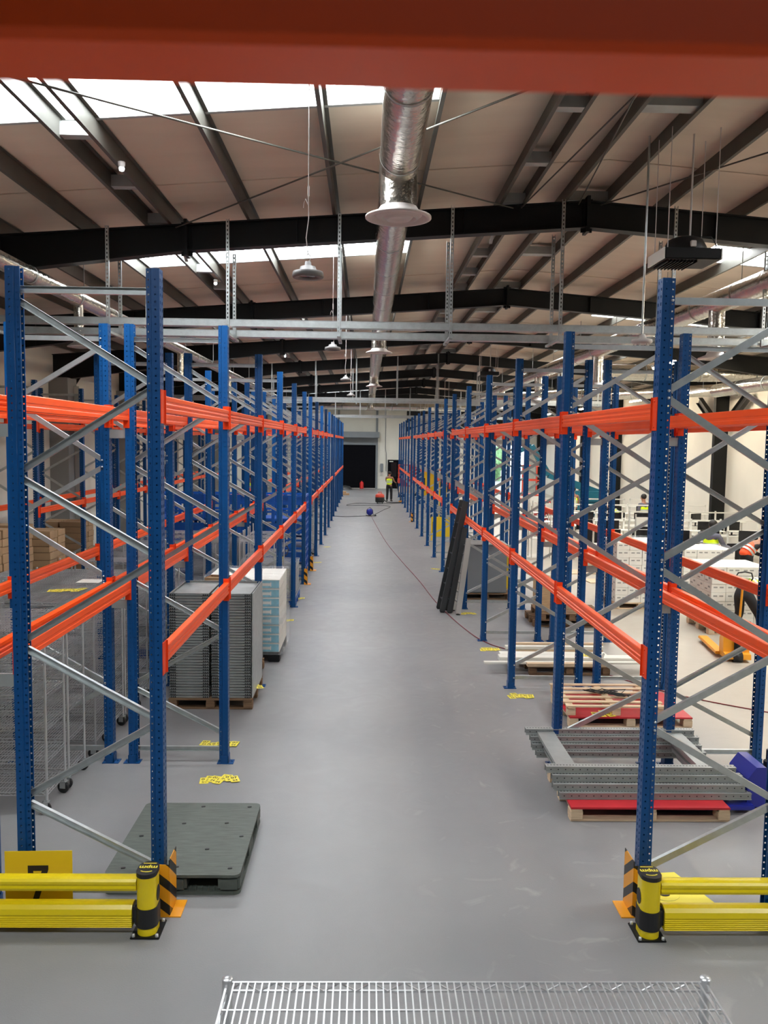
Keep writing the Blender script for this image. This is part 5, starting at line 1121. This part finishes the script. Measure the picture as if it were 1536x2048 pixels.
STAND = dict(pelvis=(0, 0, 0.93), waist=(0, 0, 1.08), chest=(0, 0.0, 1.32), neck=(0, 0.01, 1.49), head=(0, 0.03, 1.60), crown=(0, 0.03, 1.66), face=(0, 1, -0.1),
             sh_l=(-0.19, 0, 1.40), el_l=(-0.23, 0.02, 1.13), wr_l=(-0.22, 0.14, 0.92), ha_l=(-0.22, 0.17, 0.85), sh_r=(0.19, 0, 1.40), el_r=(0.24, 0.02, 1.13), wr_r=(0.22, 0.16, 0.94), ha_r=(0.21, 0.20, 0.88),
             hip_l=(-0.10, 0, 0.88), kn_l=(-0.11, 0.02, 0.49), an_l=(-0.12, -0.02, 0.09), to_l=(-0.14, 0.14, 0.04), hip_r=(0.10, 0, 0.88), kn_r=(0.12, 0.02, 0.49), an_r=(0.13, -0.02, 0.09), to_r=(0.15, 0.14, 0.04))
HAND = dict(STAND, el_r=(0.26, 0.12, 1.16), wr_r=(0.28, 0.36, 1.10), ha_r=(0.28, 0.43, 1.08), el_l=(-0.22, 0.14, 1.16), wr_l=(-0.10, 0.36, 1.10), ha_l=(-0.06, 0.42, 1.09), face=(0, 1, -0.5), head=(0, 0.05, 1.59), crown=(0, 0.07, 1.65))
LEAN = dict(STAND, pelvis=(0, -0.1, 0.90), waist=(0, -0.02, 1.02), chest=(0, 0.18, 1.18), neck=(0, 0.33, 1.27), head=(0, 0.43, 1.33), crown=(0, 0.47, 1.39), face=(0, 0.8, -0.6), sh_l=(-0.19, 0.24, 1.22), el_l=(-0.22, 0.36, 0.98), wr_l=(-0.16, 0.55, 0.90), ha_l=(-0.13, 0.62, 0.88),
            sh_r=(0.19, 0.24, 1.22), el_r=(0.22, 0.36, 0.98), wr_r=(0.16, 0.55, 0.90), ha_r=(0.13, 0.62, 0.88))
BENT = dict(STAND, pelvis=(0, -0.15, 0.92), waist=(0, 0.0, 1.00), chest=(0, 0.25, 1.02), neck=(0, 0.42, 0.98), head=(0, 0.53, 0.93), crown=(0, 0.58, 0.92), face=(0, 0.4, -0.9), sh_l=(-0.18, 0.32, 1.0), el_l=(-0.2, 0.40, 0.72), wr_l=(-0.15, 0.48, 0.48), ha_l=(-0.14, 0.5, 0.41),
            sh_r=(0.18, 0.32, 1.0), el_r=(0.2, 0.40, 0.72), wr_r=(0.15, 0.48, 0.48), ha_r=(0.14, 0.5, 0.41), hip_l=(-0.11, -0.12, 0.87), hip_r=(0.11, -0.12, 0.87), kn_l=(-0.16, -0.05, 0.48), kn_r=(0.2, 0.08, 0.49), an_l=(-0.2, -0.28, 0.09), an_r=(0.22, 0.1, 0.09), to_l=(-0.2, -0.12, 0.04), to_r=(0.22, 0.26, 0.04))
person('person in a yellow vest standing in the aisle with a floor tool, seen from behind', 1.36, 48.3, -0.25, HAND, M_vesty, M_trous)
person('person in a yellow vest and grey sleeves leaning beside the one in orange', 7.95, 18.95, -1.0, HAND, M_vesty, M_greysh, M_greysh)
person('dark haired person in an orange vest bending over the cartons', 8.75, 18.85, -1.35, LEAN, M_vesto, M_trous, M_black_sh)
person('person in a yellow vest and black trousers bent over by the yellow pallet truck', 6.72, 14.3, -1.3, BENT, M_vesty, M_trous)
person('person in a yellow vest standing among the benches behind the tall frame trolley', 9.7, 28.9, 0.5, STAND, M_vesty, M_trous, M_greysh)
person('person in a yellow vest leaning over a bench, left of the standing one', 8.75, 29.0, 0.8, LEAN, M_vesty, M_trous, M_black_sh)
person('person in a yellow vest half hidden far behind the second right frames', 8.3, 33.2, 0.2, STAND, M_vesty, M_trous)
person('person in a yellow vest far behind the left racks', -5.55, 40.5, 2.6, STAND, M_vesty, M_trous)
# floor tool held by the man in the aisle
tl = thing('floor_tool', 'long black vacuum wand held down to the floor by the standing person', 'tool', (1.75, 48.7, 0), -0.25)
MB().tube([(0.0, 0, 1.08), (0.30, -0.3, 0.35), (0.42, -0.42, 0.06)], 0.022, 8).build('wand', M_rubber, tl); MB().bbox(0.28, 0.58, -0.5, -0.36, 0.0, 0.06, 0.02).build('floor_head', M_gold, tl)
print('objects', len(bpy.data.objects))
